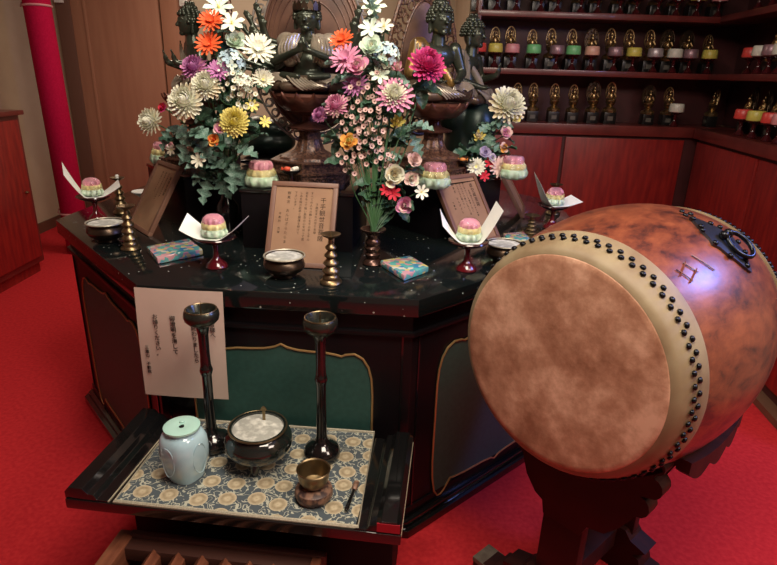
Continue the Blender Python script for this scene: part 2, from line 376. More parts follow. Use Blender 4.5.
RC = Vector((1.985, 3.93, 0)); RR = math.radians(-96.2)     # local +x runs toward the camera, +y into the wall
shelving('corner_shelf', 'dark red wall shelf with small statuettes, running toward the camera on the right wall', RC, RR, .045, 2.0, (), None)
base_cab('corner_cabinet', 'red cabinet under the shelves on the right wall, behind the drum', RC, RR, .045, 2.0, [(.06, .90), (.90, 1.74)])
struct(G().box(0, 1.9, -.045, .02, 0, .035).build('baseboard_right', wood_frame, None, loc=RC, rotz=RR))
# ---- rolled red felt
p0 = Vector((-2.53, 4.5, 0)); p1 = Vector((-2.62, 4.60, 2.3)); ax = (p1-p0)
rl = thing('carpet_roll', 'tall crimson felt roll leaning in the left corner, tied with pale ribbon', 'roll', p0)
Mr = ax.to_track_quat('Z', 'Y').to_matrix().to_4x4(); Lr = ax.length
g = G()
sp = []
for k in range(120):
    a = k*2*PI/24; sp.append((.02+.092*k/119, a))
g.lathe([(0, 0), (.088, 0), (.092, .01), (.092, Lr-.01), (.088, Lr), (.06, Lr+.003), (0, Lr)], 40)

g.build('felt', roll_m, rl, M=Mr)
for zz in (.32, 1.83):
    g = G(); g.tube([(.094*math.cos(a*PI/20), .094*math.sin(a*PI/20), zz) for a in range(40)], .008, 6, closed=True)
    g.tube([(.05, -.088, zz), (.02, -.115, zz+.03), (-.02, -.11, zz+.01), (.04, -.092, zz)], .006, 6)
    g.tube([(.05, -.088, zz), (.08, -.10, zz+.03), (.09, -.085, zz+.0)], .006, 6)
    g.tube([(.05, -.09, zz), (.055, -.09, zz-.1), (.04, -.093, zz-.22)], .007, 6)
    g.build('ribbon', ribbon, rl, M=Mr)
# ================================================================ OCTAGONAL ALTAR
TH = math.radians(-3.5); O = Vector((-.255, 2.615, 0)); TOP = .85
AM = Matrix.Translation(O) @ Matrix.Rotation(TH, 4, 'Z')
def octp(d):      # octagon inset by d
    a, b = 1.08-d, .41-d*.414
    return [(-b, -a), (b, -a), (a, -b), (a, b), (b, a), (-b, a), (-a, b), (-a, -b)]
alt = thing('altar', 'black lacquered octagonal altar with green arched side panels on red carpet', 'altar', O, TH)
G().prism(octp(0), TOP-.055, TOP).build('table_top', [table_m], alt, bevel=.004)
g = G().prism(octp(.035), .05, TOP-.055)
g.prism(octp(.022), .72, .735)
g.prism(octp(.03), .05, .09)
g.build('body', lacd, alt, bevel=.003)
G().prism(octp(-.005), 0, .03).prism(octp(.012), .03, .05).build('plinth', lac, alt, bevel=.003)
def kozama(w, zb, zt, n=10):
    """outline of an ogee-topped cusped opening, centred on u=0"""
    h = zt-zb; k = .055
    def arc(cx, cz, r, a0, a1, m=8): return [(cx+r*math.cos(a0+(a1-a0)*i/m), cz+r*math.sin(a0+(a1-a0)*i/m)) for i in range(m+1)]
    R = []
    R += [(0, zt)]
    R += [(w*.07, zt-.010), (w*.18, zt-.017), (w*.34, zt-.020), (w*.48, zt-.021), (w*.60, zt-.026), (w*.66, zt-.030)]   # ogee shoulder then cusp
    R += [(w*.70, zt-.024), (w*.80, zt-.020), (w*.89, zt-.034), (w*.95, zt-.062), (w*.985, zt-.10), (w, zt-.16)]
    R += [(w, zb+.16), (w*.985, zb+.09), (w*.95, zb+.03), (w*.90, zb+.002), (w*.85, zb+.0), (w*.80, zb+.012), (w*.72, zb+.045), (w*.66, zb+.040), (w*.5, zb+.034), (w*.2, zb+.03), (w*.06, zb+.024), (0, zb+.012)]
    return R+[(-x, z) for x, z in reversed(R[1:-1])]
oc = octp(.035)
for i in (0, 1, 7, 2, 6):
    a, b = Vector(oc[i]), Vector(oc[(i+1) % 8]); u = (b-a).normalized(); n = Vector((u.y, -u.x)); mid = (a+b)/2; wd = (b-a).length/2-.115
    Mf = basis((mid.x, mid.y, 0), (u.x, u.y, 0), (0, 0, 1), (n.x, n.y, 0))
    pts = kozama(wd, .065, .672)
    p = G().prism(pts, -.001, .0035).build('green_panel', green_m, alt, M=Mf, smooth=False)
    G().tube([(x, z, .005) for x, z in pts], .0036, 6, closed=True).build('gold_trim', gold_trim, p)
    for q in (-(b-a).length/2+.025, (b-a).length/2-.031): G().box(q, q+.006, .09, .72, 0, .004).build('side_moulding', lac, alt, M=Mf)
# pedestal blocks standing on the altar
def block(name, label, cx, cy, rot, hw, hd, h, front=True):
    t = thing(name, label, 'pedestal', (cx, cy, TOP), rot)
    G().box(-hw, hw, -hd, hd, 0, h-.012).build('body', lacd, t, bevel=.002)
    G().box(-hw-.004, hw+.004, -hd-.004, hd+.004, h-.012, h).build('top', lac, t, bevel=.002)
    return t
block('pedestal_block', 'black lacquer block carrying the middle statue', -.31, 2.19, TH, .195, .235, .21)
block('pedestal_block', 'black lacquer block carrying the right statue, behind the tilted board', .19, 2.42, math.radians(41.5), .185, .19, .21)
block('pedestal_block', 'black lacquer block carrying the left statue, behind the left-hand board', -.78, 2.42, math.radians(-48.5), .19, .17, .21)
# ================================================================ TRAY STAND + SLATTED OFFERING BOX
TZ = .40
TD = math.radians(-2.6); cT = Vector((-.035, -1.275)); cR = Matrix.Rotation(TD, 2) @ cT; oT = AM @ Vector((cT.x-cR.x, cT.y-cR.y-.012, 0))
ts = thing('offering_stand', 'black lacquer tray stand with ribbed sides in front of the altar', 'stand', oT, TH+TD)
x0, x1, y0, y1 = -.462, .405, -1.463, -1.083
G().box(x0, x1, y0, y1, TZ-.03, TZ).build('tray', lac, ts, bevel=.004)
for sx, a in ((1, x0), (-1, x1)):
    g = G()
    prof = [(0, 0), (0, .02), (.012, .034), (.05, .034), (.062, .020), (.078, .018), (.086, .004), (.112, .004), (.118, 0)]
    P = [(a+sx*px_, pz) for px_, pz in prof]
    n = len(P); vs = [(x, y0+.004, TZ+z) for x, z in P]+[(x, y1, TZ+z) for x, z in P]
    g.add(vs, [tuple(range(n)), tuple(range(2*n-1, n-1, -1))]+[(i, (i+1) % n, n+(i+1) % n, n+i) for i in range(n)])
    g.build('side_rail', lac, ts, bevel=.0015)
for q in ((x0+.115, x0+.118, TZ+.0005, TZ+.003), (x1-.002, x1+.001, TZ-.005, TZ+.001)): G().box(q[0], q[1], y0+.004, y1, q[2], q[3]).build('ivory_line', ivory_edge, ts)
G().box(x1-.06, x1-.004, y0+.0025, y0+.006, TZ+.003, TZ+.028).build('red_end', redpaint, ts)
G().box(x0+.09, x1-.03, y0+.14, y1-.03, 0, TZ-.03).build('pedestal', mat('matt_black_paint', (.006, .005, .006), .6, spec=.12), ts, bevel=.003)
ob = thing('offering_box', 'brown wooden offering box with peaked slats below the tray', 'offering box', oT, TH+TD)
bz = .262; obI = (Matrix.Translation(oT) @ Matrix.Rotation(TH+TD, 4, 'Z')).inverted()
def obx(px, py, z=None): return (obI @ at(px, py, z or bz))
bx0, bx1, by0, by1 = obx(117, 534).x, obx(325, 546).x, -2.05, obx(128, 533).y+.012
G().box(bx0, bx0+.042, by0, by1, 0, bz).build('side_board', slat_m, ob, bevel=.004)
G().box(bx1-.025, bx1, by0, by1-.02, 0, bz).build('side_board', slat_m, ob, bevel=.004)
G().box(bx0+.035, bx1-.025, by0, by0+.02, 0, bz-.02).build('front_board', slat_m, ob, bevel=.003)
G().box(bx0+.035, bx1+.01, by1-.02, by1, 0, bz+.004).build('back_board', slatd_m, ob, bevel=.003)
G().box(bx0+.035, bx1-.025, by0+.02, by1-.02, 0, .12).build('bottom_board', slatd_m, ob)
nsl = 6
for k in range(nsl):
    cx = obx((156, 182, 207, 231, 256, 280)[k], 546).x
    vs = [(cx-.017, bz-.05), (cx-.017, bz-.018), (cx, bz+.001), (cx+.017, bz-.018), (cx+.017, bz-.05)]
    ya, yb = by0+.02, by1-.0-.055
    G().add([(x, ya, z) for x, z in vs]+[(x, yb, z) for x, z in vs], [(0, 1, 2, 3, 4), (9, 8, 7, 6, 5)]+[(i, (i+1) % 5, 5+(i+1) % 5, 5+i) for i in range(5)]).build('slat', slat_m, ob, bevel=.0015)
G().box(bx0+.035, bx1-.025, by1-.058, by1-.02, bz-.045, bz-.006).build('back_bar', slatd_m, ob, bevel=.002)
# brocade mat
Ob = AM
def lw(x, y, z=0): return AM @ Vector((x, y, z))
g = G()
c4 = [Vector((-.338, -1.453)), Vector((.294, -1.470)), Vector((.305, -1.09)), Vector((-.245, -1.092))]
c4 = [Vector((-.338, -1.455)), Vector((.290, -1.480)), Vector((.292, -1.085)), Vector((-.330, -1.080))]
NX, NY = 24, 14; vs = []
for j in range(NY+1):
    for i in range(NX+1):
        u, v = i/NX, j/NY; p = (c4[0]*(1-u)+c4[1]*u)*(1-v)+(c4[3]*(1-u)+c4[2]*u)*v
        vs.append((p.x, p.y, TZ+.003+.0008*math.sin(u*19+v*7)))
n0 = len(vs); vs += [(x, y, z-.0028) for x, y, z in vs]
fs = []
for j in range(NY):
    for i in range(NX):
        a = j*(NX+1)+i; q = (a, a+1, a+NX+2, a+NX+1); fs.append(q); fs.append(tuple(n0+k for k in reversed(q)))
bd = [i for i in range(NX+1)]+[j*(NX+1)+NX for j in range(1, NY+1)]+[NY*(NX+1)+i for i in range(NX-1, -1, -1)]+[j*(NX+1) for j in range(NY-1, 0, -1)]
fs += [(bd[i], n0+bd[i], n0+bd[(i+1) % len(bd)], bd[(i+1) % len(bd)]) for i in range(len(bd))]
bm_ = g.add(vs, fs).build('brocade_mat', brocade_m, None, loc=O, rotz=TH)
tag(bm_, 'gold and blue-grey brocade mat with round floral medallions on the black tray', 'cloth mat')
G().tube([(p.x, p.y, TZ+.0042) for p in c4], .0055, 6, closed=True, flat=.6).build('hem', brocade_edge, bm_)
TZM = TZ+.0045
# ================================================================ THE DRUM AND ITS STAND
DC = Vector((.37643, 1.14861, .84867)); DA = Vector((.73882, .67380, -.0117)).normalized()
DE = DA.cross(Vector((0, 0, 1))).normalized(); DF = DE.cross(DA)
DL, DRM = .635, .322
DM = basis(DC, DE, DF, DA)        # drum local: z along the axis away from the viewer
DM = Matrix.Translation(DC) @ Matrix((DE, DF, DA)).transposed().to_4x4()
def rad(s): x = (s-DL/2)/(DL/2-.048); return DRM-(DRM-.278)*x*x
dm = thing('taiko_drum', 'large reddish-brown barrel drum with a worn brown hide face and studded rim', 'drum', DC)
dm.matrix_world = DM
prof = [(rad(s)-.003, s) for s in [.02+(DL-.04)*i/40 for i in range(41)]]
prof = [(0, .022)]+prof+[(0, DL-.022)]
G().lathe(prof, 96).build('shell', shell_m, dm, ang=60)
fp = [(0, 0), (.12, -.0005), (.235, 0), (.247, .0012), (.25, .003)]
G().lathe(fp+[(.25, .008), (0, .006)], 96).build('drum_face', skin_m, dm, ang=60)
ep = [(.2495, .0025), (.258, .006), (.266, .014), (.272, .028), (rad(.048)+.003, .048), (rad(.075)+.003, .075), (rad(.083)+.001, .084), (rad(.083)-.004, .084), (rad(.048)-.004, .048), (.262, .02), (.24, .006)]
g = G().lathe(ep, 96); fs_ = g.f
o = g.build('skin_edge', flap_m, dm, ang=60)
o['label'] = 'pale yellowish hide edge folded over the rim'
ep2 = [(0, DL+.001), (.24, DL+.001), (.262, DL-.01), (.272, DL-.028), (rad(.048)+.003, DL-.048), (rad(.083)+.003, DL-.083), (rad(.083)-.004, DL-.084), (.25, DL-.02), (0, DL-.02)]
G().lathe(ep2, 96).build('rear_skin', flap_m, dm, ang=60)
tk = G(); tk.lathe([(.0064, 0), (.0068, .0012), (.0058, .0042), (.0034, .0058), (0, .0064)], 12)
proto = None; rest = G(); cnt = 0
for side in (0, 1):
    for k in range(65):
        for row in (0, 1):
            t = 2*PI*(k+.5*row*.8)/65; s = (.040 if row == 0 else .053)
            if side: s = DL-s
            r = rad(s if s < DL/2 else s)+.0025
            nrm = Vector((math.cos(t), math.sin(t), 0)); M = basis(nrm*r+Vector((0, 0, s)), (-math.sin(t), math.cos(t), 0), (0, 0, 1), nrm) if False else (Matrix.Translation(nrm*r+Vector((0, 0, s))) @ nrm.to_track_quat('Z', 'Y').to_matrix().to_4x4())
            wp = DM @ (nrm*r+Vector((0, 0, s))); wn_ = (DM.to_3x3() @ nrm)
            vis = side == 0 and wn_.dot(Vector((0, 0, H))-wp) > -.02
            if vis and cnt < 100:
                if proto is None: tko = tk.build('tack', iron, dm, M=M); proto = tko
                else:
                    tko = proto.copy(); COL.objects.link(tko); tko.parent = dm; tko.matrix_local = M
                cnt += 1
            else: rest.add(tk.v, tk.f, M)
o = rest.build('tack', iron, dm); o['kind'] = 'stuff'
# iron ring handle on its diamond plate
def dpt(s, tdeg, h=0):
    t = math.radians(tdeg); return Vector((math.cos(t)*(rad(s)+h), math.sin(t)*(rad(s)+h), s))
hp = G(); NS = 14; vs = []; rows = []
for i in range(NS+1):
    t = 42+32*i/NS; q = abs(i/NS-.5)*2
    hwid = .050*(1-q**1.5)+.010*math.sin(i/NS*PI*5)**2*(1-q)+.002
    c = .345
    row = []
    for j in range(7):
        s = c+hwid*(j/3-1); row.append(len(vs)); vs.append(dpt(s, t, .003))
    rows.append(row)
nv = len(vs); vs += [v-Vector((v.x, v.y, 0)).normalized()*.006 for v in vs]; fs = []
for i in range(NS):
    for j in range(6):
        q = (rows[i][j], rows[i][j+1], rows[i+1][j+1], rows[i+1][j]); fs += [q, tuple(nv+k for k in reversed(q))]
per = rows[0]+[r[-1] for r in rows[1:]]+rows[-1][-2::-1]+[r[0] for r in rows[-2:0:-1]]
fs += [(per[i], per[(i+1) % len(per)], nv+per[(i+1) % len(per)], nv+per[i]) for i in range(len(per))]
hnd = hp.add(vs, fs).build('handle_plate', plate_iron, dm, ang=60)
# ring
c0 = dpt(.355, 53, .016); t0 = math.radians(53); nr_ = Vector((math.cos(t0), math.sin(t0), 0)); tg = Vector((-math.sin(t0), math.cos(t0), 0)); zz = Vector((0, 0, 1))
G().tube([c0+(tg*math.cos(a*PI/18)*.034+(zz*math.cos(.25)+nr_*math.sin(.25))*math.sin(a*PI/18)*.026) for a in range(36)], .0055, 10, closed=True).build('ring', iron, hnd)
c1 = dpt(.350, 59, .012)
G().sph(c1+Vector((0, 0, .012)), .011).sph(c1-Vector((0, 0, .012)), .011).sph(c1+nr_*.006, .010).build('boss', iron, hnd)
for s, t in ((.33, 75), (.36, 75), (.30, 65), (.315, 67), (.395, 64), (.375, 67), (.29, 58), (.40, 55), (.30, 51), (.385, 50), (.34, 45), (.335, 72), (.35, 78), (.35, 47)):
    p = dpt(s, t, .003); a = math.radians(t); q = proto.copy(); COL.objects.link(q); q.parent = hnd; q.name = 'nail'
    q.matrix_local = Matrix.Translation(p) @ Vector((math.cos(a), math.sin(a), 0)).to_track_quat('Z', 'Y').to_matrix().to_4x4()
# engraved mark near the highlight
g = G()
for a in ([(.115, 53), (.16, 57)], [(.125, 49), (.17, 52.5)], [(.12, 56), (.135, 49)], [(.15, 57), (.165, 51)], [(.19, 58), (.215, 49)]):
    g.tube([dpt(a[0][0]+(a[1][0]-a[0][0])*i/6, a[0][1]+(a[1][1]-a[0][1])*i/6, -.0006-.0002) for i in range(7)], .0014, 6)
g.build('carved_mark', mat('carved_mark', (.15, .04, .03), .35, coat=.3), dm)
# stand
DZ0 = DC.z
g_st = thing('drum_stand', 'dark wooden drum stand with cloud-scalloped cradle boards and low feet', 'drum stand', (DC.x, DC.y, 0))
SM = Matrix.Translation((0, 0, DC.z)) @ Matrix((DE, DF, DA)).transposed().to_4x4()
SM.translation = Vector((0, 0, DC.z))
def cradle(s0, s1, low, wid):
    r = max(rad(s0), rad(s1))+.0015
    top = []
    a0 = math.radians(-120); a1 = math.radians(-42)
    for i in range(21):
        a = a0+(a1-a0)*i/20; top.append((r*math.cos(a), r*math.sin(a)))
    e = top[-1]
    right = [e]
    sc = [(wid, -.205, .022), (wid-.004, -.262, .034), (wid-.024, -.325, .036)]
    for cx, cy, rr in sc:
        for i in range(7):
            a = PI/2-PI*i/6; right.append((cx-.015+rr*.75*math.cos(a), cy+rr*.8*math.sin(a)))
    right += [(wid-.05, -.375), (wid-.07, -.41), (.13, low), (.085, low-.012), (.07, low-.05)]
    left = [(-x*.64 if y > -.42 else -x*.55, y) for x, y in reversed(right)]; left[-1] = (top[0][0], top[0][1])
    poly = top+right[1:]+left[:-1]
    G().prism(poly, s0, s1).build('cradle_board', stand_m, g_st, M=SM, bevel=0, ang=30)
cradle(.12, .165, -.45, .232)
cradle(.47, .515, -.45, .215)
low = -DC.z
for s0, s1 in ((.125, .16), (.475, .51)):
    G().box(-.04, .075, low+.07, -.44, s0, s1).build('post', stand_m, g_st, M=SM, bevel=.003)
    w_ = .235 if s0 < .3 else .17; poly = [(-w_, low), (-w_, low+.04), (-w_+.02, low+.055), (-w_*.72, low+.058), (-w_*.67, low+.085), (-w_*.55, low+.09), (-.13, low+.12), (-.08, low+.135), (-.06, low+.16)]
    poly = poly+[(-x, y) for x, y in reversed(poly)]
    G().prism(poly, s0-.02, s1+.02).build('foot', stand_m, g_st, M=SM, ang=30)
    G().box(-w_-.002, -w_+.055, low+.0405, low+.056, s0-.022, s1+.022).build('pale_foot_end', stand_pale, g_st, M=SM)  # paler strip over the top of the foot's end
G().box(-.04, .04, -.40-.06, -.40, .165, .47).build('beam', stand_m, g_st, M=SM, bevel=.003)
G().box(-.035, .035, low+.08, low+.15, .165, .47).build('beam', stand_m, g_st, M=SM, bevel=.003)
# scalloped side rails that cup the barrel
for sx in (1, -1):
    g = G(); pts_t = []; pts_b = []
    for i in range(33):
        s = .165+.40*i/32; rr = rad(s)+.002; a = math.radians(-41)
        y = rr*math.sin(a); x = rr*math.cos(a)
        sc = .030+.024*abs(math.sin((s-.165)/.40*PI*4))
        pts_t.append((s, y+.02)); pts_b.append((s, y+.02-sc))
    poly = pts_t+pts_b[::-1]
    n = len(poly); xx = [(rad(s)+.002)*math.cos(math.radians(-41)) for s, _ in poly]
    vs = [(sx*(xx[i]+.004), poly[i][1], poly[i][0]) for i in range(n)]+[(sx*(xx[i]+.034), poly[i][1], poly[i][0]) for i in range(n)]
    fs = [(i, i+1, n-2-i, n-1-i) for i in range(n//2-1)]; fs += [tuple(n+k for k in reversed(f)) for f in fs]+[(i, (i+1) % n, n+(i+1) % n, n+i) for i in range(n)]
    g.add(vs, fs).build('side_rail', stand_m, g_st, M=SM, ang=30)
# ================================================================ ON THE TRAY
def tall_candlestick(px, py, label):
    p = at(px, py, TZM); t = thing('tall_candlestick', label, 'candlestick', (p.x, p.y, TZM), 0, None)
    pr = [(0, 0), (.048, 0), (.052, .006), (.053, .02), (.046, .036), (.028, .046), (.018, .056), (.015, .075), (.0145, .12), (.0135, .18), (.014, .235), (.016, .243), (.0185, .252), (.016, .262), (.0145, .268), (.0135, .30), (.0145, .36), (.018, .380), (.022, .388), (.025, .392)]
    G().lathe(pr+[(0, .392)], 28).build('stem', lac, t)
    G().lathe([(0, .390), (.020, .390), (.036, .396), (.045, .406), (.0475, .417), (.046, .429), (.041, .436), (.038, .436), (.035, .430), (.030, .418), (.012, .413), (0, .413)], 36).build('cup', mat('dark_patina_metal', (.060, .066, .052), .24, .8) if 'dark_patina_metal' not in MATS else MATS['dark_patina_metal'], t)
    G().tube([(.0405*math.cos(a*PI/24), .0405*math.sin(a*PI/24), .4355) for a in range(48)], .0022, 6, closed=True).build('rim', brass, t)
    G().lathe([(0, .413), (.004, .413), (.0025, .435), (0, .462)], 8).build('spike', brass, t)
tall_candlestick(213, 446, 'tall black candlestick on the mat, between the white note and the round pot')
tall_candlestick(322, 456, 'tall black candlestick on the mat, behind the small brass bell bowl')
# pale blue jar
p = at(187, 474, TZM); t = thing('incense_jar', 'pale blue glazed ceramic jar with a sea-green lid on the brocade mat', 'jar', (p.x, p.y, TZM), .3)
jp = [(0, .006), (.036, .006), (.038, 0), (.044, 0), (.047, .012), (.054, .035), (.060, .065), (.061, .090), (.058, .118), (.050, .135), (.042, .141), (.044, .147), (0, .147)]
g = G().lathe(jp, 48, lobes=4, amp=.045)
g.build('body', celadon, t, ang=50)
for k in range(4):
    a = PI/4+k*PI/2; Mx = Matrix.Rotation(a, 4, 'Z')
    pts = [(.0, math.cos(q*PI/10)*.022, .075+math.sin(q*PI/10)*.044) for q in range(20)]
    pts = [(.0605-.10*(z-.078)**2*30*.12-abs(y)*.22, y, z) for _, y, z in pts]
    G().tube(pts, .0010, 6, M=Mx, closed=True).build('panel_outline', celadon, t)
G().lathe([(0, .1475), (.042, .1475), (.047, .150), (.047, .155), (.042, .157), (.02, .156), (.007, .155), (.005, .149), (0, .149)], 40).build('lid', celadon_lid, t)
G().sph((.0, .014, .157), (.007, .004, .004)).build('knob', celadon_lid, t)
G().lathe([(0, .1558), (.0065, .1558), (.0065, .1565), (0, .1565)], 16, M=Matrix.Translation((0, -.006, 0))).build('lid_hole', lacd, t)
# black round pot
p = at(257, 462, TZM); t = thing('ash_pot', 'round black three-legged incense pot full of pale ash on the mat', 'incense burner', (p.x+.008, p.y+.0, TZM)); t.scale = (1.1, 1.1, .92)
G().lathe([(0, .022), (.03, .022), (.060, .034), (.080, .058), (.086, .078), (.083, .098), (.074, .112), (.068, .118), (.071, .122), (.073, .127), (.070, .131), (.064, .129), (.062, .120), (0, .116)], 44).build('bowl', pot_m, t)
G().lathe([(0, .1265), (.03, .127), (.06, .125), (.0645, .122)][::-1]+[(0, .112)], 32).build('ash', ash_m, t)
G().tube([(.0712*math.cos(a*PI/24), .0712*math.sin(a*PI/24), .1285) for a in range(48)], .003, 6, closed=True).build('rim', brass, t)
for k in range(3):
    a = -PI/2+k*2*PI/3; G().tube([(math.cos(a)*.045, math.sin(a)*.045, .035), (math.cos(a)*.056, math.sin(a)*.056, .018), (math.cos(a)*.050, math.sin(a)*.050, 0.002)], [.015, .011, .008], 10).build('leg', pot_m, t)
t2 = thing('incense_holder', 'small pale metal incense holder standing upright in the ash pot', 'incense holder', (p.x+.018, p.y+.035, TZM+.1135))
G().box(-.004, .004, -.0015, .0015, 0, .034).build('stick', brass, t2)
G().prism([(-.009, 0), (-.006, .007), (0, .012), (.006, .007), (.009, 0), (.004, -.004), (-.004, -.004)], -.0015, .0015, M=Matrix.Translation((0, 0, .036)) @ Matrix.Rotation(PI/2, 4, 'X')).build('finial', brass, t2)
# bell on its cushion
p = at(314, 497, TZM); t = thing('bell_cushion', 'round mottled brown cushion under the small brass bell bowl', 'cushion', (p.x, p.y, TZM))
G().lathe([(0, 0), (.036, 0), (.046, .006), (.050, .018), (.047, .030), (.036, .037), (.02, .038), (0, .037)], 36).build('pad', cushion_m, t)
t = thing('bell_bowl', 'small brass bell bowl sitting on a mottled cushion', 'singing bowl', (p.x, p.y, TZM+.0375))
G().lathe([(0, .0), (.018, .0), (.030, .006), (.038, .020), (.041, .038), (.042, .048), (.044, .051), (.042, .053), (.039, .050), (.037, .030), (.028, .010), (.012, .005), (0, .005)], 40).build('bowl', brass, t)
a, b = at(346, 513, TZM), at(357, 484, TZM); dv = b-a; L_ = dv.length
t = thing('bell_striker', 'short black striker with a brown tip lying right of the bell bowl', 'striker', (a.x, a.y, TZM+.008), math.atan2(dv.y, dv.x))
g = G().tube([(x*L_, 0, 0) for x in (0, .05, .3, .6, .72)], [.004, .006, .0055, .004, .004], 10); g.build('handle', lac, t)
G().tube([(x*L_, 0, .0) for x in (.70, .74, .85, .97, 1.0)], [.004, .0075, .0075, .0075, .004], 12).build('tip', cushion_m, t)
# ================================================================ NOTE AND BOARDS
JP = {}
nt_ = thing('paper_note', 'handwritten paper note hanging from the altar\'s front edge, partly behind a candlestick', 'note', lw(-.285, -1.083, .845), TH)
g = G(); vs = []; NXp, NYp = 8, 16
for j in range(NYp+1):
    for i in range(NXp+1):
        u = i/NXp-.5; v = j/NYp
        vs.append((u*.262+v*-.004, -.004-.006*math.sin(v*2.2)-.002*math.cos(u*5), -v*.352))
n0 = len(vs); vs += [(x, y+.0006, z) for x, y, z in vs]; fs = []
for j in range(NYp):
    for i in range(NXp):
        a = j*(NXp+1)+i; q = (a, a+1, a+NXp+2, a+NXp+1); fs += [q, tuple(n0+k for k in reversed(q))]
g.add(vs, fs).build('paper', paper_m, nt_)
textmesh('writing', [(.096, -.035, .0175, .0178, '参拝の皆様へ'), (.040, -.052, .0170, .0176, '祈念が終わりましたら'), (-.022, -.076, .0175, .0182, '御燈明を消して'), (-.074, -.074, .0170, .0172, 'お帰りください。'), (-.110, -.178, .0125, .0135, '三瀧山　不動院')], nt_, Matrix.Translation((0, -.0122, 0)) @ Matrix.Rotation(PI/2, 4, 'X'), ink)
def board(name, label, bl, u, up, wd, h, cols, fr=.016):
    u = Vector(u).normalized(); up = Vector(up); up = (up-u*up.dot(u)).normalized(); n = u.cross(up)
    t = thing(name, label, 'sign board', bl); t.matrix_world = basis(bl, u, up, n)
    G().box(fr*.6, wd-fr*.6, fr*.6, h-fr*.6, -.010, -.001).build('panel', wood_board, t)
    for k, (a, b, c, d) in enumerate(((0, wd, 0, fr), (0, wd, h-fr, h), (0, fr, fr, h-fr), (wd-fr, wd, fr, h-fr))):
        G().box(a, b, c, d, -.012, .005).build('frame', wood_frame, t, bevel=.002)
    textmesh('writing', cols, t, Matrix.Translation((0, 0, -.0012)), ink)
    return t
b0 = Vector((-.406, 1.772, TOP+.001)); b1 = Vector((-.182, 1.752, TOP+.001))
board('wooden_board', 'framed wooden board with black vertical writing leaning upright before the middle statue', b0, b1-b0, Vector((0, .135, .245)), .222, .285,
      [(.176, .240, .0205, .0212, '千手観世音菩薩'), (.156, .218, .0098, .0104, '子歳生まれの守り本尊'), (.137, .256, .0098, .0104, 'すべての人々の願いを千の手と千の'), (.119, .256, .0098, .0104, '目をもって救い慈悲の心を以って苦'), (.101, .256, .0098, .0104, 'しみを除き延命と開運を授けて'), (.083, .256, .0098, .0104, '下さいます。'), (.060, .258, .0118, .0150, '御真言　おんばざらたらま'), (.036, .185, .0095, .0125, '不動院　合掌')])
rb = Vector((.262, 2.035, TOP+.001)); ru = Vector((.72, .62, 0))
board('wooden_board', 'framed wooden board with vertical writing tilted against the right-hand block', rb, ru, Vector((-.10, .13, .235)), .225, .285,
      [(.180, .250, .0185, .0200, '虚空蔵菩薩'), (.158, .222, .0095, .0103, '丑寅歳生まれの守り本尊'), (.140, .256, .0095, .0105, '福と智の二つを無限に内に'), (.122, .256, .0095, .0105, '持たれ人々の願いに応じて授'), (.104, .256, .0095, .0105, 'けて下さる仏様です。'), (.082, .258, .0110, .0142, '御真言　おんばざら'), (.052, .185, .0090, .0120, '不動院')])
lb0 = Vector((-1.045, 2.235, TOP+.001)); lu = Vector((.66, -.75, 0))
board('wooden_board', 'framed wooden board seen nearly edge-on, leaning at the left behind the brass candlestick', lb0, lu, Vector((.10, .10, .235)), .225, .285,
      [(.180, .240, .0150, .0158, '阿弥陀如来'), (.150, .250, .0080, .0090, '戌亥歳生まれの守り本尊'), (.120, .250, .0080, .0090, '極楽浄土の教主にして人々を'), (.09, .250, .0080, .0090, '救い導いて下さいます。')])
rb2 = Vector((.60, 2.55, TOP+.001))
board('wooden_board', 'framed wooden board seen edge-on at the right, behind the farthest footed dish', rb2, Vector((.22, .97, 0)), Vector((-.14, .03, .235)), .225, .30,
      [(.180, .240, .0150, .0158, '文殊菩薩')])
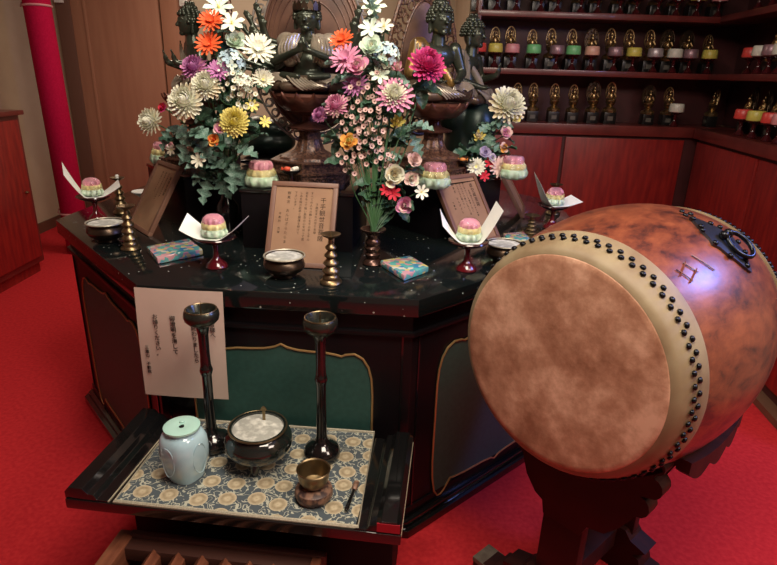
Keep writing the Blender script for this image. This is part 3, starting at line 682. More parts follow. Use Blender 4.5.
# ================================================================ DISHES AND OFFERINGS ON THE ALTAR
fd_proto = None
def footed_dish(px, py, Yz, label, rot, sx=1.0):
    global fd_proto
    if fd_proto is None:
        t = thing('footed_dish', label, 'dish', (0, 0, 0), 0, 'footed dishes on the altar')
        G().lathe([(0, 0), (.031, 0), (.034, .003), (.031, .012), (.018, .024), (.010, .034), (.008, .055), (.010, .072), (.016, .078)] + [(0, .078)], 32).build('foot', redlac, t)
        G().lathe([(0, .077), (.016, .077), (.040, .084), (.058, .093), (.066, .099), (.064, .102), (.055, .099), (0, .092)], 36).build('dish', darklac, t)
        fd_proto = t
    else: t = dup(fd_proto, (0, 0, 0), 0, label)
    t.location = (px, py, Yz); t.rotation_euler.z = rot
    return t
def sheet(loc, rot, label, wl=1.0, wr=1.0, hw=.055):
    g = G(); NI, NJ = 22, 8; vs = []
    def wing(a, k):      # distance past the dish -> height
        q = max(0, a-.30)/.70; return k*.075*q**1.25
    for j in range(NJ+1):
        for i in range(NI+1):
            u, v = i/NI*2-1, j/NJ*2-1; a = abs(u); q = max(0, a-.30)/.70; k = wl if u < 0 else wr
            hwid = hw*(.82 if u > 0 else .82*(1-.30*q))
            x = math.copysign(min(a, .30)*.095+q*(.084-.020*min(1, k)), u)
            vs.append((x, v*hwid, wing(a, k)+(.020 if u < 0 else .006)*q*v))
    n0 = len(vs); vs += [(x, y, z+.0012) for x, y, z in vs]; fs = []
    for j in range(NJ):
        for i in range(NI):
            a = j*(NI+1)+i; q = (a, a+1, a+NI+2, a+NI+1); fs += [q, tuple(n0+k for k in reversed(q))]
    bd = [i for i in range(NI+1)]+[j*(NI+1)+NI for j in range(1, NJ+1)]+[NJ*(NI+1)+i for i in range(NI-1, -1, -1)]+[j*(NI+1) for j in range(NJ-1, 0, -1)]
    fs += [(bd[i], n0+bd[i], n0+bd[(i+1) % len(bd)], bd[(i+1) % len(bd)]) for i in range(len(bd))]
    o = g.add(vs, fs).build('folded_paper', white_paper, None, loc=loc, rotz=rot, ang=25)
    return tag(o, label, 'paper', 'folded white papers on the footed dishes')
cake_protos = {}
def cake(loc, label, dome=True, sc=1.0):
    key = dome
    if key not in cake_protos:
        t = thing('sugar_cake', label, 'sweet', (0, 0, 0), 0, 'sugar cakes in clear cups')
        G().lathe([(0, .003), (.038, .003), (.046, .010), (.049, .020), (.044, .030), (.034, .034), (0, .034)], 60, lobes=10, amp=.09).build('green_layer', greens, t, ang=60)
        G().lathe([(0, .030), (.036, .030), (.041, .036), (.041, .044), (.034, .053), (0, .053)], 60, lobes=10, amp=.075, ).build('yellow_layer', yellows, t, ang=60)
        G().lathe([(0, .050), (.028, .048), (.032, .054), (.032, .066), (.028, .073), (.018, .075), (0, .073)], 60, lobes=10, amp=.10).build('pink_layer', pinks, t, ang=60)
        if dome: pr = [(.048, 0), (.0485, .03), (.046, .055), (.038, .075), (.024, .087), (0, .091)]
        else: pr = [(.042, 0), (.051, .010), (.0525, .022), (.047, .034), (.044, .048), (.037, .056), (.036, .070), (.030, .079), (0, .079)]
        pr2 = [(r-.0008 if r > .001 else 0, z-.0008 if z > .002 else 0) for r, z in reversed(pr)]
        G().lathe(pr+pr2[:-1]+[(pr[0][0]-.0008, 0), pr[0]], 60, lobes=0 if dome else 10, amp=.07).build('clear_cup', cupm, t, ang=60, recalc=True)
        cake_protos[key] = t
    else: t = dup(cake_protos[key], (0, 0, 0), 0, label)
    t.location = loc; t.rotation_euler.z = random.random(); t.scale = (sc, sc, sc)
    return t
specs = [  # px, py of the foot, where, rotation of paper, wing heights
    (97, 220, 'by the felt roll', .5, 1.5, .6),
    (217, 267, 'left of the middle wooden board', -.15, .55, .75),
    (466, 270, 'before the tilted right-hand board', .1, 1.0, 1.5),
    (551, 228, 'farthest right, beyond the drum', .3, 1.5, .3)]
for i, (x, y, wh, r, a, b) in enumerate(specs):
    p = at(x, y, TOP)
    footed_dish(p.x, p.y, TOP, 'dark red footed dish ' + wh, 0)
    sheet((p.x, p.y, TOP+.1005), r, 'white folded paper on the footed dish ' + wh, a, b)
    cake((p.x, p.y-.002, TOP+.1020), 'domed pink-topped sugar cake on the footed dish ' + wh, True, .80)
for x, y, z, wh, Yc in ((262, 186, 1.06, 'on the middle block, left of the statue base', None), (434, 187, 1.06, 'on the right block, right of the right bouquet', None), (153, 166, 1.06, 'on the left block, under the leftmost white bloom', None), (512, 178, 1.06, 'on the far corner of the right block', None)):
    p = at(x, y, z+.001)
    if x == 153: p = Vector((-.965, 2.47, z)); 
    cake((p.x, p.y, z+.001), 'pink-topped sugar cake ' + wh, False, 1.12)
# spiral brass candlesticks
sc_proto = None
def spiral(px, py, label, h=.165, sc=1.0, m=brass, loc=None):
    p = loc or at(px, py, TOP); t = thing('spiral_candlestick', label, 'candlestick', (p.x, p.y, TOP))
    pr = [(0, 0), (.032, 0), (.034, .004), (.031, .010), (.025, .014), (.025, .022), (.021, .028)]
    z = .028
    for k, r in enumerate((.026, .023, .020, .017)):
        pr += [(r-.008, z+.002), (r, z+.010), (r-.001, z+.015), (r-.009, z+.023)]; z += .024
    pr += [(.008, z+.004), (.007, z+.012), (.010, z+.016), (.026, z+.024), (.030, z+.029), (.027, z+.029), (.008, z+.022), (0, z+.021)]
    pr = [(r*sc, z_*sc*h/.165) for r, z_ in pr]
    G().lathe(pr, 30).build('body', m, t)
    zt = pr[-1][1]; G().lathe([(0, zt), (.0022, zt), (.001, zt+.012), (0, zt+.014)], 8).build('spike', brass, t)
    return t, zt
spiral(331, 283, 'spiral brass candlestick before the middle wooden board\'s lower right corner')
spiral(131, 249, 'spiral brass candlestick with wide cup right of the left incense bowl')
t, zt = spiral(120, 215, 'spiral brass candlestick holding a white candle stub, behind the left footed dish', loc=Vector((-1.155, 2.42, 0)))
o = G().lathe([(0, 0), (.007, 0), (.007, .016), (.005, .018), (0, .018)], 14).build('candle_stub', white_paper, None, loc=(-1.155, 2.42, TOP+zt+.0005)); tag(o, 'short white candle stub on top of the farthest left brass candlestick', 'candle')
spiral(530, 238, 'short brass candlestick at the right, just above the drum\'s studded rim', h=.10)
spiral(555, 205, 'brass candlestick behind the farthest right footed dish', h=.15, loc=Vector((.76, 2.66, 0)))
# incense bowls
ib = None
def inc_bowl(px, py, label, sc=1.0):
    global ib
    if ib is None:
        ib = thing('incense_bowl', label, 'incense bowl', (0, 0, 0), 0, 'small bronze incense bowls on the altar')
        G().lathe([(0, .004), (.030, 0), (.034, .002), (.036, .010), (.055, .022), (.063, .036), (.060, .050), (.054, .056), (.060, .062), (.064, .066), (.062, .068), (.056, .066), (.053, .060), (0, .056)], 40).build('bowl', dbrass, ib)
        G().lathe([(.0555, .0645), (.03, .063), (0, .065), (0, .060), (.0545, .060), (.0555, .0645)], 32).build('ash', ash_m, ib)
        G().tube([(.0615*math.cos(a*PI/24), .0615*math.sin(a*PI/24), .0668) for a in range(48)], .0026, 6, closed=True).build('rim', mat('pale_worn_rim', (.45, .43, .33), .4, .5), ib)
        t = ib
    else: t = dup(ib, (0, 0, 0), 0, label)
    p = at(px, py, TOP); t.location = (p.x, p.y, TOP); t.scale = (sc, sc, sc); return t
inc_bowl(285, 276, 'bronze incense bowl of pale ash before the middle wooden board', 1.0)
inc_bowl(108, 241, 'bronze incense bowl of pale ash at the altar\'s left corner', 1.05)
inc_bowl(503, 262, 'bronze incense bowl of pale ash right of the right-hand board, by the drum', 1.0)
p = Vector((-1.10, 2.52, TOP))
o = G().lathe([(0, 0), (.02, 0), (.012, .02), (.012, .05), (.045, .075), (.043, .078), (0, .070)], 28).build('small_dish', white_paper, None, loc=p); tag(o, 'small white dish mostly hidden behind the left spiral candlesticks', 'dish')
# patterned packages
def package(cs, label):
    P_ = [at(*q, TOP+.022) for q in cs]; c = sum(P_, Vector())/4; t = thing('wrapped_box', label, 'box', (c.x, c.y, TOP))
    poly = [((p-c).x, (p-c).y) for p in P_]
    G().prism(poly, .001, .022).build('wrapping', floral_m, t, bevel=.006)
    G().prism([(x*.9, y*.9) for x, y in poly], 0, .003).build('base', white_paper, t)
package([(157, 258), (203, 249), (189, 238), (146, 246)], 'glossy box in floral turquoise paper left of the second footed dish')
package([(404, 275), (429, 266), (410, 255), (380, 260)], 'glossy box in floral turquoise paper right of the brown vase')
package([(512, 243), (532, 240), (524, 231), (503, 233)], 'glossy floral box at the right, between the incense bowl and small candlestick')
# little dark goblets of sweets on the blocks
candy_r = mat('red_wrapper', (.55, .07, .03), .3); candy_w = mat('white_wrapper', (.7, .68, .6), .3); candy_o = mat('orange_wrapper', (.6, .22, .05), .3)
def goblet(loc, label, cols, clabel, sc=1.0):
    t = thing('small_goblet', label, 'goblet', loc); 
    G().lathe([(0, 0), (.020, 0), (.021, .004), (.009, .012), (.006, .024), (.006, .042), (.010, .050)]+[(0, .050)], 24).build('foot', darklac, t)
    G().lathe([(0, .049), (.010, .049), (.026, .055), (.036, .064), (.037, .068), (.034, .068), (.02, .060), (0, .058)], 28).build('cup', lac, t)
    t.scale = (sc, sc, sc)
    for k, (dx_, dy_, m, nm) in enumerate(cols):
        q = thing('wrapped_sweet', nm+' '+clabel, 'sweet', Vector(loc)+Vector((dx_, dy_, .0695*sc)), k*1.3)
        G().sph((0, 0, 0), (.013, .009, .008), 12, 8).build('sweet', m, q)
        for s in (1, -1): G().lathe([(0, 0), (.0075, .008), (.0065, .009), (0, .002)], 8, M=Matrix.Translation((s*.011, 0, 0)) @ Matrix.Rotation(s*PI/2, 4, 'Y')).build('wrapper_end', m, q)
goblet((-.345, 1.985, 1.061), 'small dark goblet at the front edge of the middle block, behind the board', [(-.012, -.004, candy_r, 'red wrapped sweet'), (.012, -.002, candy_w, 'white wrapped sweet')], 'in the goblet before the middle statue')
goblet((-.905, 2.44, 1.061), 'small dark goblet on the left block, beside the sugar cake', [(-.013, -.002, candy_w, 'white wrapped sweet'), (.012, -.004, candy_r, 'red wrapped sweet')], 'in the goblet on the left block')
goblet((.295, 2.35, 1.061), 'small dark goblet on the right block, behind the tilted board', [(-.012, -.004, candy_o, 'orange wrapped sweet')], 'in the goblet on the right block')
# vases
t = thing('vase', 'brown ribbed metal vase holding the big middle bouquet', 'vase', (-.055, 1.825, TOP))
G().lathe([(0, 0), (.030, 0), (.034, .004), (.028, .014), (.020, .020), (.024, .030), (.026, .036), (.020, .042), (.025, .050), (.026, .057), (.020, .063), (.025, .072), (.024, .080), (.018, .088), (.020, .098), (.030, .110), (.041, .117), (.042, .121), (.037, .121), (.020, .112), (.012, .100), (0, .095)], 32).build('body', mat('brown_bronze', (.075, .04, .03), .25, .7), t)
VR = Vector((-.055, 1.825, TOP+.112))
t = thing('vase', 'black glossy vase of the left bouquet, between the left and middle blocks', 'vase', (-.615, 2.13, TOP))
G().lathe([(0, 0), (.036, 0), (.038, .006), (.026, .02), (.034, .05), (.044, .085), (.042, .115), (.026, .14), (.018, .16), (.022, .178), (.030, .186), (.026, .186), (.014, .165), (0, .16)], 32).build('body', lac, t)
VL = Vector((-.615, 2.13, TOP+.175))
t = thing('vase', 'black glossy vase of the third bouquet, mostly hidden behind the right block', 'vase', (.345, 2.74, TOP))
G().lathe([(0, 0), (.036, 0), (.038, .006), (.026, .02), (.034, .05), (.044, .085), (.042, .115), (.026, .14), (.018, .16), (.022, .178), (.030, .186), (.026, .186), (.014, .165), (0, .16)], 32).build('body', lac, t)
V3 = Vector((.345, 2.74, TOP+.175))
# ================================================================ STATUES
def hexa(r): return [(r*math.cos(PI/6+k*PI/3), r*math.sin(PI/6+k*PI/3)) for k in range(6)]
def statue_base(t, hz, m1=lotus_m):
    """tiered hexagonal foot, waist, collar and lotus bowl; top of the seat ends at hz"""
    k = hz/.29
    g = G().prism(hexa(.165), 0, .035*k); g.prism(hexa(.172), .035*k, .041*k); g.prism(hexa(.145), .041*k, .068*k); g.prism(hexa(.152), .068*k, .074*k)
    g.build('hexagonal_base', carved, t, ang=30)
    for a in range(6):
        th = a*PI/3; 
        if th > PI*.1 and th < PI*.9: continue
        Mx = Matrix.Rotation(th, 4, 'Z'); hh = .005
        G().box(.1435, .1455, -.055, .055, .008*k, .028*k, M=Mx).build('carved_panel', carved, t)
        o = G()
        for q in range(5): o.tube([(.146, -.044+q*.022+.008*math.cos(b*PI/6), .018*k+.006*math.sin(b*PI/6)) for b in range(12)], .0016, 5, M=Mx, closed=True)
        o.build('scroll_carving', dbrass, t)
    G().lathe([(0, .074*k), (.112, .074*k), (.106, .082*k), (.078, .090*k), (.055, .102*k), (.045, .122*k), (.040, .138*k), (0, .138*k)], 48, lobes=12, amp=.05).build('skirt', carved, t)
    G().prism(hexa(.040), .138*k, .168*k).build('waist', carved, t, ang=30)
    G().lathe([(0, .168*k), (.045, .168*k), (.072, .173*k), (.074, .178*k), (.055, .184*k), (.034, .190*k), (.026, .20*k), (.024, .215*k), (.034, .222*k), (0, .224*k)], 48, lobes=16, amp=.03).build('collar', m1, t)
    g = G()
    G().lathe([(0, .218*k), (.036, .220*k), (.070, .226*k), (.100, .240*k), (.120, .26*k), (.126, .278*k), (.118, .286*k), (0, .288*k)], 60).build('lotus_seat', m1, t)
    for row, (zr, rr, n) in enumerate(((.0, 1.0, 14),)):
        for q in range(n):
            Mx = Matrix.Rotation(q*2*PI/n+.1, 4, 'Z'); vs = []; fs = []
            NU, NV = 6, 7
            for j in range(NV+1):
                v = j/NV; z = (.232+.060*v)*k; r = .082+.047*math.sin(v*PI/2)
                wd = .031*math.sin(min(1, .25+v*.95)*PI*.98)**.6 if v < .99 else .002
                for i in range(NU+1):
                    u = i/NU*2-1; vs.append((r+.006*(1-u*u)+.002, u*wd, z))
            for j in range(NV):
                for i in range(NU): a = j*(NU+1)+i; fs.append((a, a+1, a+NU+2, a+NU+1))
            g.add(vs, fs, Mx)
    g.build('lotus_petals', m1, t, ang=50, recalc=False)
def folds(name, arcs, r, m, par, M=None):
    g = G()
    for pts in arcs: g.tube(pts, r, 6)
    return g.build(name, m, par, M=M)
def arc3(p, q, sag, n=10, out=0):
    p, q = Vector(p), Vector(q); return [p.lerp(q, i/n)+Vector((0, -out*math.sin(PI*i/n), -sag*math.sin(PI*i/n))) for i in range(n+1)]
def hand(prims, c, fw, up, side, s=1.0):
    """palm, four unequal fingers and a thumb as limb prims"""
    c, fw, up = Vector(c), Vector(fw).normalized(), Vector(up).normalized(); sd = fw.cross(up).normalized()*side
    prims.append(('c', c-fw*.006*s, c+fw*.010*s, .0085*s, .009*s))
    for k, L_ in enumerate((.020, .024, .023, .018)):
        b = c+fw*.012*s+sd*(k-1.5)*.0052*s
        prims.append(('c', b, b+fw*L_*s*.6, .0034*s, .003*s)); prims.append(('c', b+fw*L_*s*.6, b+fw*L_*s+up*.002*s, .003*s, .0024*s))
    b = c-sd*.008*s; prims.append(('c', b, b+fw*.012*s-sd*.006*s, .0038*s, .003*s))
def head(t, c, s, hm, halfr=None):
    """head with brow, nose, lips, long ears and curled top-knot"""
    c = Vector(c); P = [('e', c, (.036*s, .040*s, .046*s)), ('e', c+Vector((0, -.010*s, -.022*s)), (.026*s, .026*s, .022*s)), ('c', c+Vector((0, .006*s, -.03*s)), c+Vector((0, .01*s, -.075*s)), .020*s, .026*s)]
    P += [('c', c+Vector((0, -.036*s, .006*s)), c+Vector((0, -.044*s, -.008*s)), .004*s, .006*s)]
    P += [('c', c+Vector((-.008*s, -.033*s, -.022*s)), c+Vector((.008*s, -.033*s, -.022*s)), .004*s, .004*s), ('e', c+Vector((0, -.028*s, -.036*s)), (.012*s, .010*s, .009*s))]
    for x in (-1, 1):
        P += [('c', c+Vector((x*.005*s, -.036*s, .012*s)), c+Vector((x*.024*s, -.030*s, .014*s)), .004*s, .003*s), ('e', c+Vector((x*.014*s, -.033*s, .002*s)), (.009*s, .006*s, .005*s))]
        P += [('c', c+Vector((x*.036*s, .004*s, .012*s)), c+Vector((x*.036*s, .002*s, -.034*s)), .006*s, .0065*s)]
    blob(P, .0028*s, 'head', hm, t, 1)
    g = G(); nn = 0
    for ring in range(9):
        th = ring/8*PI*.52; n = max(1, int(17*math.sin(th)))
        for q in range(n):
            a = q*2*PI/n+ring*.3; d = Vector((math.sin(th)*math.cos(a), math.sin(th)*math.sin(a)*1.05+.02, math.cos(th)))
            if d.y < -.55 and d.z < .5: continue
            g.sph(c+Vector((d.x*.039*s, d.y*.043*s+.004*s, d.z*.047*s+.004*s)), .0078*s, 8, 6)
    g.sph(c+Vector((0, .008*s, .048*s)), (.024*s, .024*s, .022*s), 14, 10)
    for q in range(8):
        a = q*PI/4; g.sph(c+Vector((math.cos(a)*.021*s, .008*s+math.sin(a)*.021*s, .052*s)), .007*s, 8, 6)
    for q in range(4):
        a = q*PI/2; g.sph(c+Vector((math.cos(a)*.012*s, .008*s+math.sin(a)*.012*s, .066*s)), .007*s, 8, 6)
    g.build('hair', hm, t, ang=60)
def lap(t, m, zs=0, s=1.0):
    P = [('e', (0, 0, .034*s), (.085*s, .066*s, .036*s)), ('c', (-.02*s, -.035*s, .030*s), (-.100*s, -.020*s, .036*s), .030*s, .039*s), ('c', (.02*s, -.035*s, .030*s), (.100*s, -.020*s, .036*s), .030*s, .039*s), ('c', (-.06*s, -.062*s, .022*s), (.055*s, -.066*s, .026*s), .020*s, .018*s)]
    o = blob(P, .0045*s, 'robe_lap', robe_shade, t, 4)
    A = []
    for x in (-1, 1):
        for k in range(6):
            r = .014+.0055*k
            A.append([(x*(.082*s+r*s*math.cos(a)*1.1), -.060*s+.008*s*math.sin(a)-.008*s*(6-k)/6, .034*s+r*s*.85*math.sin(a)) for a in [PI*.15+PI*1.0*i/9 for i in range(10)]])
    for k in range(7):
        A.append(arc3(((-.055+.011*k)*s, -.066*s, (.064-.002*k)*s), ((.000+.012*k)*s, -.086*s, (.012+.002*k)*s), .004, out=.014*s))
    return folds('robe_folds', A, .0034*s, m, t)
# ---- middle statue
mz = 1.0605; MX, MY = -.308, 2.19
st = thing('kannon_statue', 'black many-armed praying Buddhist statue on a coppery lotus, before a brown oval halo', 'statue', (MX, MY, mz), TH)
statue_base(st, .314)
b = thing('x', None, None); bpy.data.objects.remove(b)
def sub(g_, name, m, t, M, **k): return g_.build(name, m, t, M=M, **k)
SEAT = .298; Ms = Matrix.Translation((0, 0, SEAT))
def shifted(t, dz):
    e = [o for o in t.children]
    return e
before = set(st.children)
lap(st, robe_m)
P = [('e', (0, .012, .105), (.050, .040, .062)), ('e', (0, .012, .155), (.062, .036, .040)), ('e', (0, .01, .06), (.055, .045, .04))]
for x in (-1, 1):
    P += [('c', (x*.062, .008, .180), (x*.098, -.022, .112), .022, .018), ('c', (x*.098, -.022, .112), (x*.018, -.078, .150), .0165, .011)]
    P += [('c', (x*.010, -.080, .150), (x*.007, -.082, .172), .0095, .010)]
    for k in range(4): P += [('c', (x*.006, -.090+k*.0055, .174), (x*.0045, -.089+k*.005, .198-abs(k-1.4)*.003), .0034, .0026)]
    P += [('c', (x*.012, -.086, .160), (x*.009, -.096, .176), .0036, .003)]
    P += [('c', (x*.07, -.05, .062), (x*.02, -.075, .060), .014, .011)]
blob(P, .0042, 'body', bronze, st, 2)
head(st, (0, -.012, .262), .98, bronze)
g = G()
for k in range(7):
    a = -PI/2+(k-3)*.42; g.prism([(-.008, 0), (-.009, .018), (0, .032), (.009, .018), (.008, 0)], -.002, .002, M=Matrix.Translation((math.cos(a)*.041, math.sin(a)*.041-.008, .288)) @ Matrix.Rotation(a+PI/2, 4, 'Z') @ Matrix.Rotation(PI/2, 4, 'X'))
g.build('crown', dbrass, st)
A = []
for x in (-1, 1):
    for k in range(7):
        A.append([(x*((.028+.0085*k)+.012*math.sin(PI*q/9)), -.030-.018*math.sin(PI*q/9)-.002*k*(1 if k < 4 else -1), .208-.004*k-(.088-.004*k)*q/9) for q in range(10)])
sd_ = blob([('e', (x*.046, -.018, .152), (.034, .034, .062), Matrix.Rotation(-x*.22, 4, 'Y')) for x in (-1, 1)]+[('e', (x*.066, .0, .180), (.032, .032, .036)) for x in (-1, 1)]+[('c', (-.05, .03, .19), (.05, .03, .19), .02, .02)], .004, 'shoulder_drapery', robe_m, st, 2)
for x in (-1, 1):
    A = []
    for k in range(6): A.append([(x*((.022+.0098*k)+.010*math.sin(PI*q/9)), -.041-.013*math.sin(PI*q/9)+.0014*(k-2.5)**2, .208-.004*k-(.098-.004*k)*q/9) for q in range(10)])
    folds('drapery_folds', A, .0036, robe_m, st)
P = []
for x in (-1, 1):
    for k, (ang, L_) in enumerate(((52, .165), (40, .168), (28, .168), (16, .165), (4, .160), (-8, .158), (-20, .150), (44, .122), (24, .122), (6, .120), (-12, .118))):
        a = math.radians(ang); sh = Vector((x*.052, .035, .160-.005*(k % 7))); hd = sh+Vector((x*math.cos(a)*L_, -.030, math.sin(a)*L_*.92))
        mid = (sh+hd)/2; el = mid+Vector((x*math.sin(a)*.030+x*.010, -.004, -.034*math.cos(a)-.008))
        P += [('c', sh, el, .0125, .0105), ('c', el, hd, .0105, .0075)]
        f = (hd-el).normalized(); hand(P, hd, f, Vector((0, -1, .2)), x, .95)
blob(P, .0032, 'radiating_arms', bronze, st, 1)
def oval(cx, cz, rx, rz, n=64, tip=.0): return [(cx+rx*math.cos(2*PI*i/n)*(1-tip*max(0, math.sin(2*PI*i/n))), cz+rz*math.sin(2*PI*i/n)) for i in range(n)]
MH = Matrix.Rotation(PI/2, 4, 'X')
h_ = G().prism(oval(0, .155, .188, .285), -.098, -.084, M=MH).build('halo', halo_m, st, bevel=.003)
for r in (1.0, .93, .84, .74, .60):
    G().tube([(x, .083, z) for x, z in oval(0, .155, .185*r, .282*r)], .005 if r > .9 else .0028, 8, closed=True).build('halo_ring', halo_m, h_)
g = G()
for k in range(40):
    a = 2*PI*k/40; x, z = .214*math.cos(a), .155+.312*math.sin(a)
    g.tube([(x+.017*(1-.022*q)*math.cos(q*.55+a), .096, z+.017*(1-.022*q)*math.sin(q*.55+a)) for q in range(20)], .0035, 6)
for r in (.195, .236): g.tube([(x, .096, z) for x, z in oval(0, .155, r, r+.098)], .0042, 6, closed=True)
g.build('openwork_border', pale_metal, st)
for o in set(st.children)-before:
    hb = 'halo' in o.name or 'border' in o.name
    o.location = (0, 0, SEAT+(0 if hb else .014)); o.scale = (1, 1, 1) if hb else (1.14, 1.10, .93)
# ---- other seated figures
def lattice(t, rx, rz, cz, y, m, tip=.25):
    pts = oval(0, cz, rx, rz, 56, tip)
    g = G(); g.tube([(x, y, z) for x, z in pts], .009, 8, closed=True); g.tube([(x*.62, y, cz+(z-cz)*.62) for x, z in pts], .006, 8, closed=True)
    for ring, n in ((.72, 22), (.86, 28), (.95, 32)):
        for k in range(n):
            a = 2*PI*(k+.5*(ring > .8))/n; x = rx*ring*math.cos(a)*(1-tip*max(0, math.sin(a))); z = cz+rz*ring*math.sin(a)
            g.tube([(x+.016*math.cos(q*.7)*(1-q*.03), y, z+.021*math.sin(q*.7)*(1-q*.03)) for q in range(11)], .0042, 6)
    g.build('openwork_halo', m, t)
    G().prism(oval(0, cz, rx*.60, rz*.60, 48, tip), -y-.006, -y+.006, M=MH).build('halo_disc', halo_m, t, bevel=.003)
def seated(name, label, loc, rot, s, robe, gold_sh=False, base=.285, raised='mudra', halo=True, hrx=.17, hrz=.34):
    t = thing(name, label, 'statue', loc, rot)
    if base: statue_base(t, base)
    bf = set(t.children)
    lap(t, robe, s=s)
    P = [('e', (0, .012*s, .09*s), (.052*s, .042*s, .062*s)), ('e', (0, .010*s, .155*s), (.072*s, .040*s, .046*s)), ('e', (0, .01*s, .05*s), (.06*s, .05*s, .035*s))]
    for x in (-1, 1):
        P += [('c', (x*.072*s, .008*s, .180*s), (x*.100*s, -.006*s, .098*s), .024*s, .018*s)]
        if raised == 'mudra' and x == 1 or raised == 'both':
            P += [('c', (x*.10*s, -.006*s, .098*s), (x*.075*s, -.085*s, .118*s), .017*s, .012*s)]; hand(P, (x*.075*s, -.092*s, .128*s), (0, -.25, 1), (0, -1, 0), x, 1.15*s)
        else:
            P += [('c', (x*.10*s, -.006*s, .098*s), (x*.045*s, -.075*s, .072*s), .017*s, .012*s)]; hand(P, (x*.040*s, -.082*s, .072*s), (-x*.6, -.8, 0), (0, 0, 1), x, 1.15*s)
    blob(P, .0045*s, 'body', bronze, t, 2)
    head(t, (0, -.008*s, .268*s), 1.08*s, bronze)
    P = [('c', (-.074*s, .012*s, .185*s), (-.104*s, .0, .100*s), .030*s, .024*s), ('c', (-.06*s, .012*s, .20*s), (.015*s, -.035*s, .10*s), .016*s, .016*s), ('c', (.015*s, -.035*s, .10*s), (.04*s, -.045*s, .06*s), .016*s, .014*s), ('e', (-.03*s, .03*s, .13*s), (.06*s, .03*s, .07*s))]
    sh = blob(P, .0045*s, 'shoulder_robe', goldr if gold_sh else robe, t, 2)
    A = [[(-.102*s+.011*k*s, -.024*s-.004*s*math.sin(q/8*PI), (.205-.012*k-.10*q/8)*s) for q in range(9)] for k in range(5)]
    folds('robe_folds', A, .0034*s, robe, t)
    if halo: lattice(t, hrx, hrz, .18, .12*s, carved)
    for o in set(t.children)-bf: o.location.z += base
    return t
seated('buddha_statue', 'green-black seated Buddha with one gilt shoulder before a dark openwork halo, right of centre', (.165, 2.42, 1.0605), math.radians(24), 1.1, robe_m, True, .285, 'none', hrx=.155, hrz=.32)
seated('buddha_statue', 'dark bronze figure in profile at the left, mostly hidden by the left bouquet', (-.80, 2.45, 1.0605), math.radians(-58), .98, robe_m, False, .285, 'both', hrx=.15, hrz=.36)
block('pedestal_block', 'black lacquer block far behind the left bouquet, between left and middle statues', -.66, 2.86, math.radians(40), .17, .17, .21)
rq = thing('rock_pedestal', 'dark green rounded stone glimpsed between the left bouquet and the middle statue', 'pedestal', (-.60, 2.86, 1.0605))
blob([('e', (0, 0, .06), (.13, .11, .065)), ('e', (.03, -.02, .12), (.085, .08, .05)), ('e', (-.05, 0, .13), (.07, .08, .05))], .009, 'rock', rock_m, rq, 2)
rk = thing('rock_pedestal', 'dark green rock-shaped pedestal behind the third bouquet', 'pedestal', (.335, 2.78, TOP))
blob([('e', (0, 0, .20), (.10, .10, .22)), ('e', (.05, -.03, .32), (.09, .08, .11)), ('e', (-.04, 0, .36), (.09, .08, .08)), ('e', (.0, .02, .06), (.13, .11, .08)), ('e', (.06, -.03, .12), (.09, .08, .10))], .009, 'rock', rock_m, rk, 2).scale = (1, 1, 1.15)
seated('buddha_statue', 'small green-black figure in profile facing right, seated on dark rock before the wall shelf', (.335, 2.76, TOP+.47), math.radians(58), 1.10, robe_m, False, 0, 'mudra', halo=False)
# ================================================================ FLOWERS
FM = {}
def fm(c, c2=None):
    k = (c, c2)
    if k not in FM:
        FM[k] = mat('petal_'+str(len(FM)), c, .65, col2=c2 or tuple(min(1, x*1.12) for x in c), scale=40, spec=.3)
    return FM[k]
WHT = (.70, .70, .56); GRN = (.60, .72, .58); YEL = (.68, .60, .18); PNK = (.58, .24, .36); PUR = (.42, .16, .34); MAG = (.52, .05, .19); ORG = (.70, .11, .03); AMB = (.68, .33, .07); RED = (.50, .02, .04); LIL = (.48, .42, .58); BLU = (.35, .48, .52); PAL = (.66, .48, .44); CRM = (.66, .58, .40)
MULTI = {}
def petal(g, root, d, up, L_, w_, curl, cup=.2, n=4, tipw=.35, mi=0, base=.35):
    """one petal from root along d, curling toward up"""
    d = d.normalized(); up = (up-d*up.dot(d)); up = up.normalized() if up.length > 1e-5 else d.orthogonal().normalized(); sd = d.cross(up); vs = []; fs = []
    p = root.copy(); a = 0
    for j in range(n+1):
        v = j/n; wv = w_*(base+(1-base)*math.sin(min(1, v*1.25)*PI/2)) if v < .8 else w_*(1-(1-tipw)*((v-.8)/.2)**1.5)
        dd = d*math.cos(a)+up*math.sin(a); uu = up*math.cos(a)-d*math.sin(a)
        vs += [p-sd*wv+uu*wv*cup, p, p+sd*wv+uu*wv*cup]
        p = p+dd*(L_/n); a += curl/n
    for j in range(n):
        for i in range(2): q = j*3+i; fs.append((q, q+1, q+4, q+3))
    g.add(vs, fs, mi=mi)
UP = Vector((0, 0, 1))
def sphd(th, a): return Vector((math.sin(th)*math.cos(a), math.sin(th)*math.sin(a), math.cos(th)))
HEADS = {}
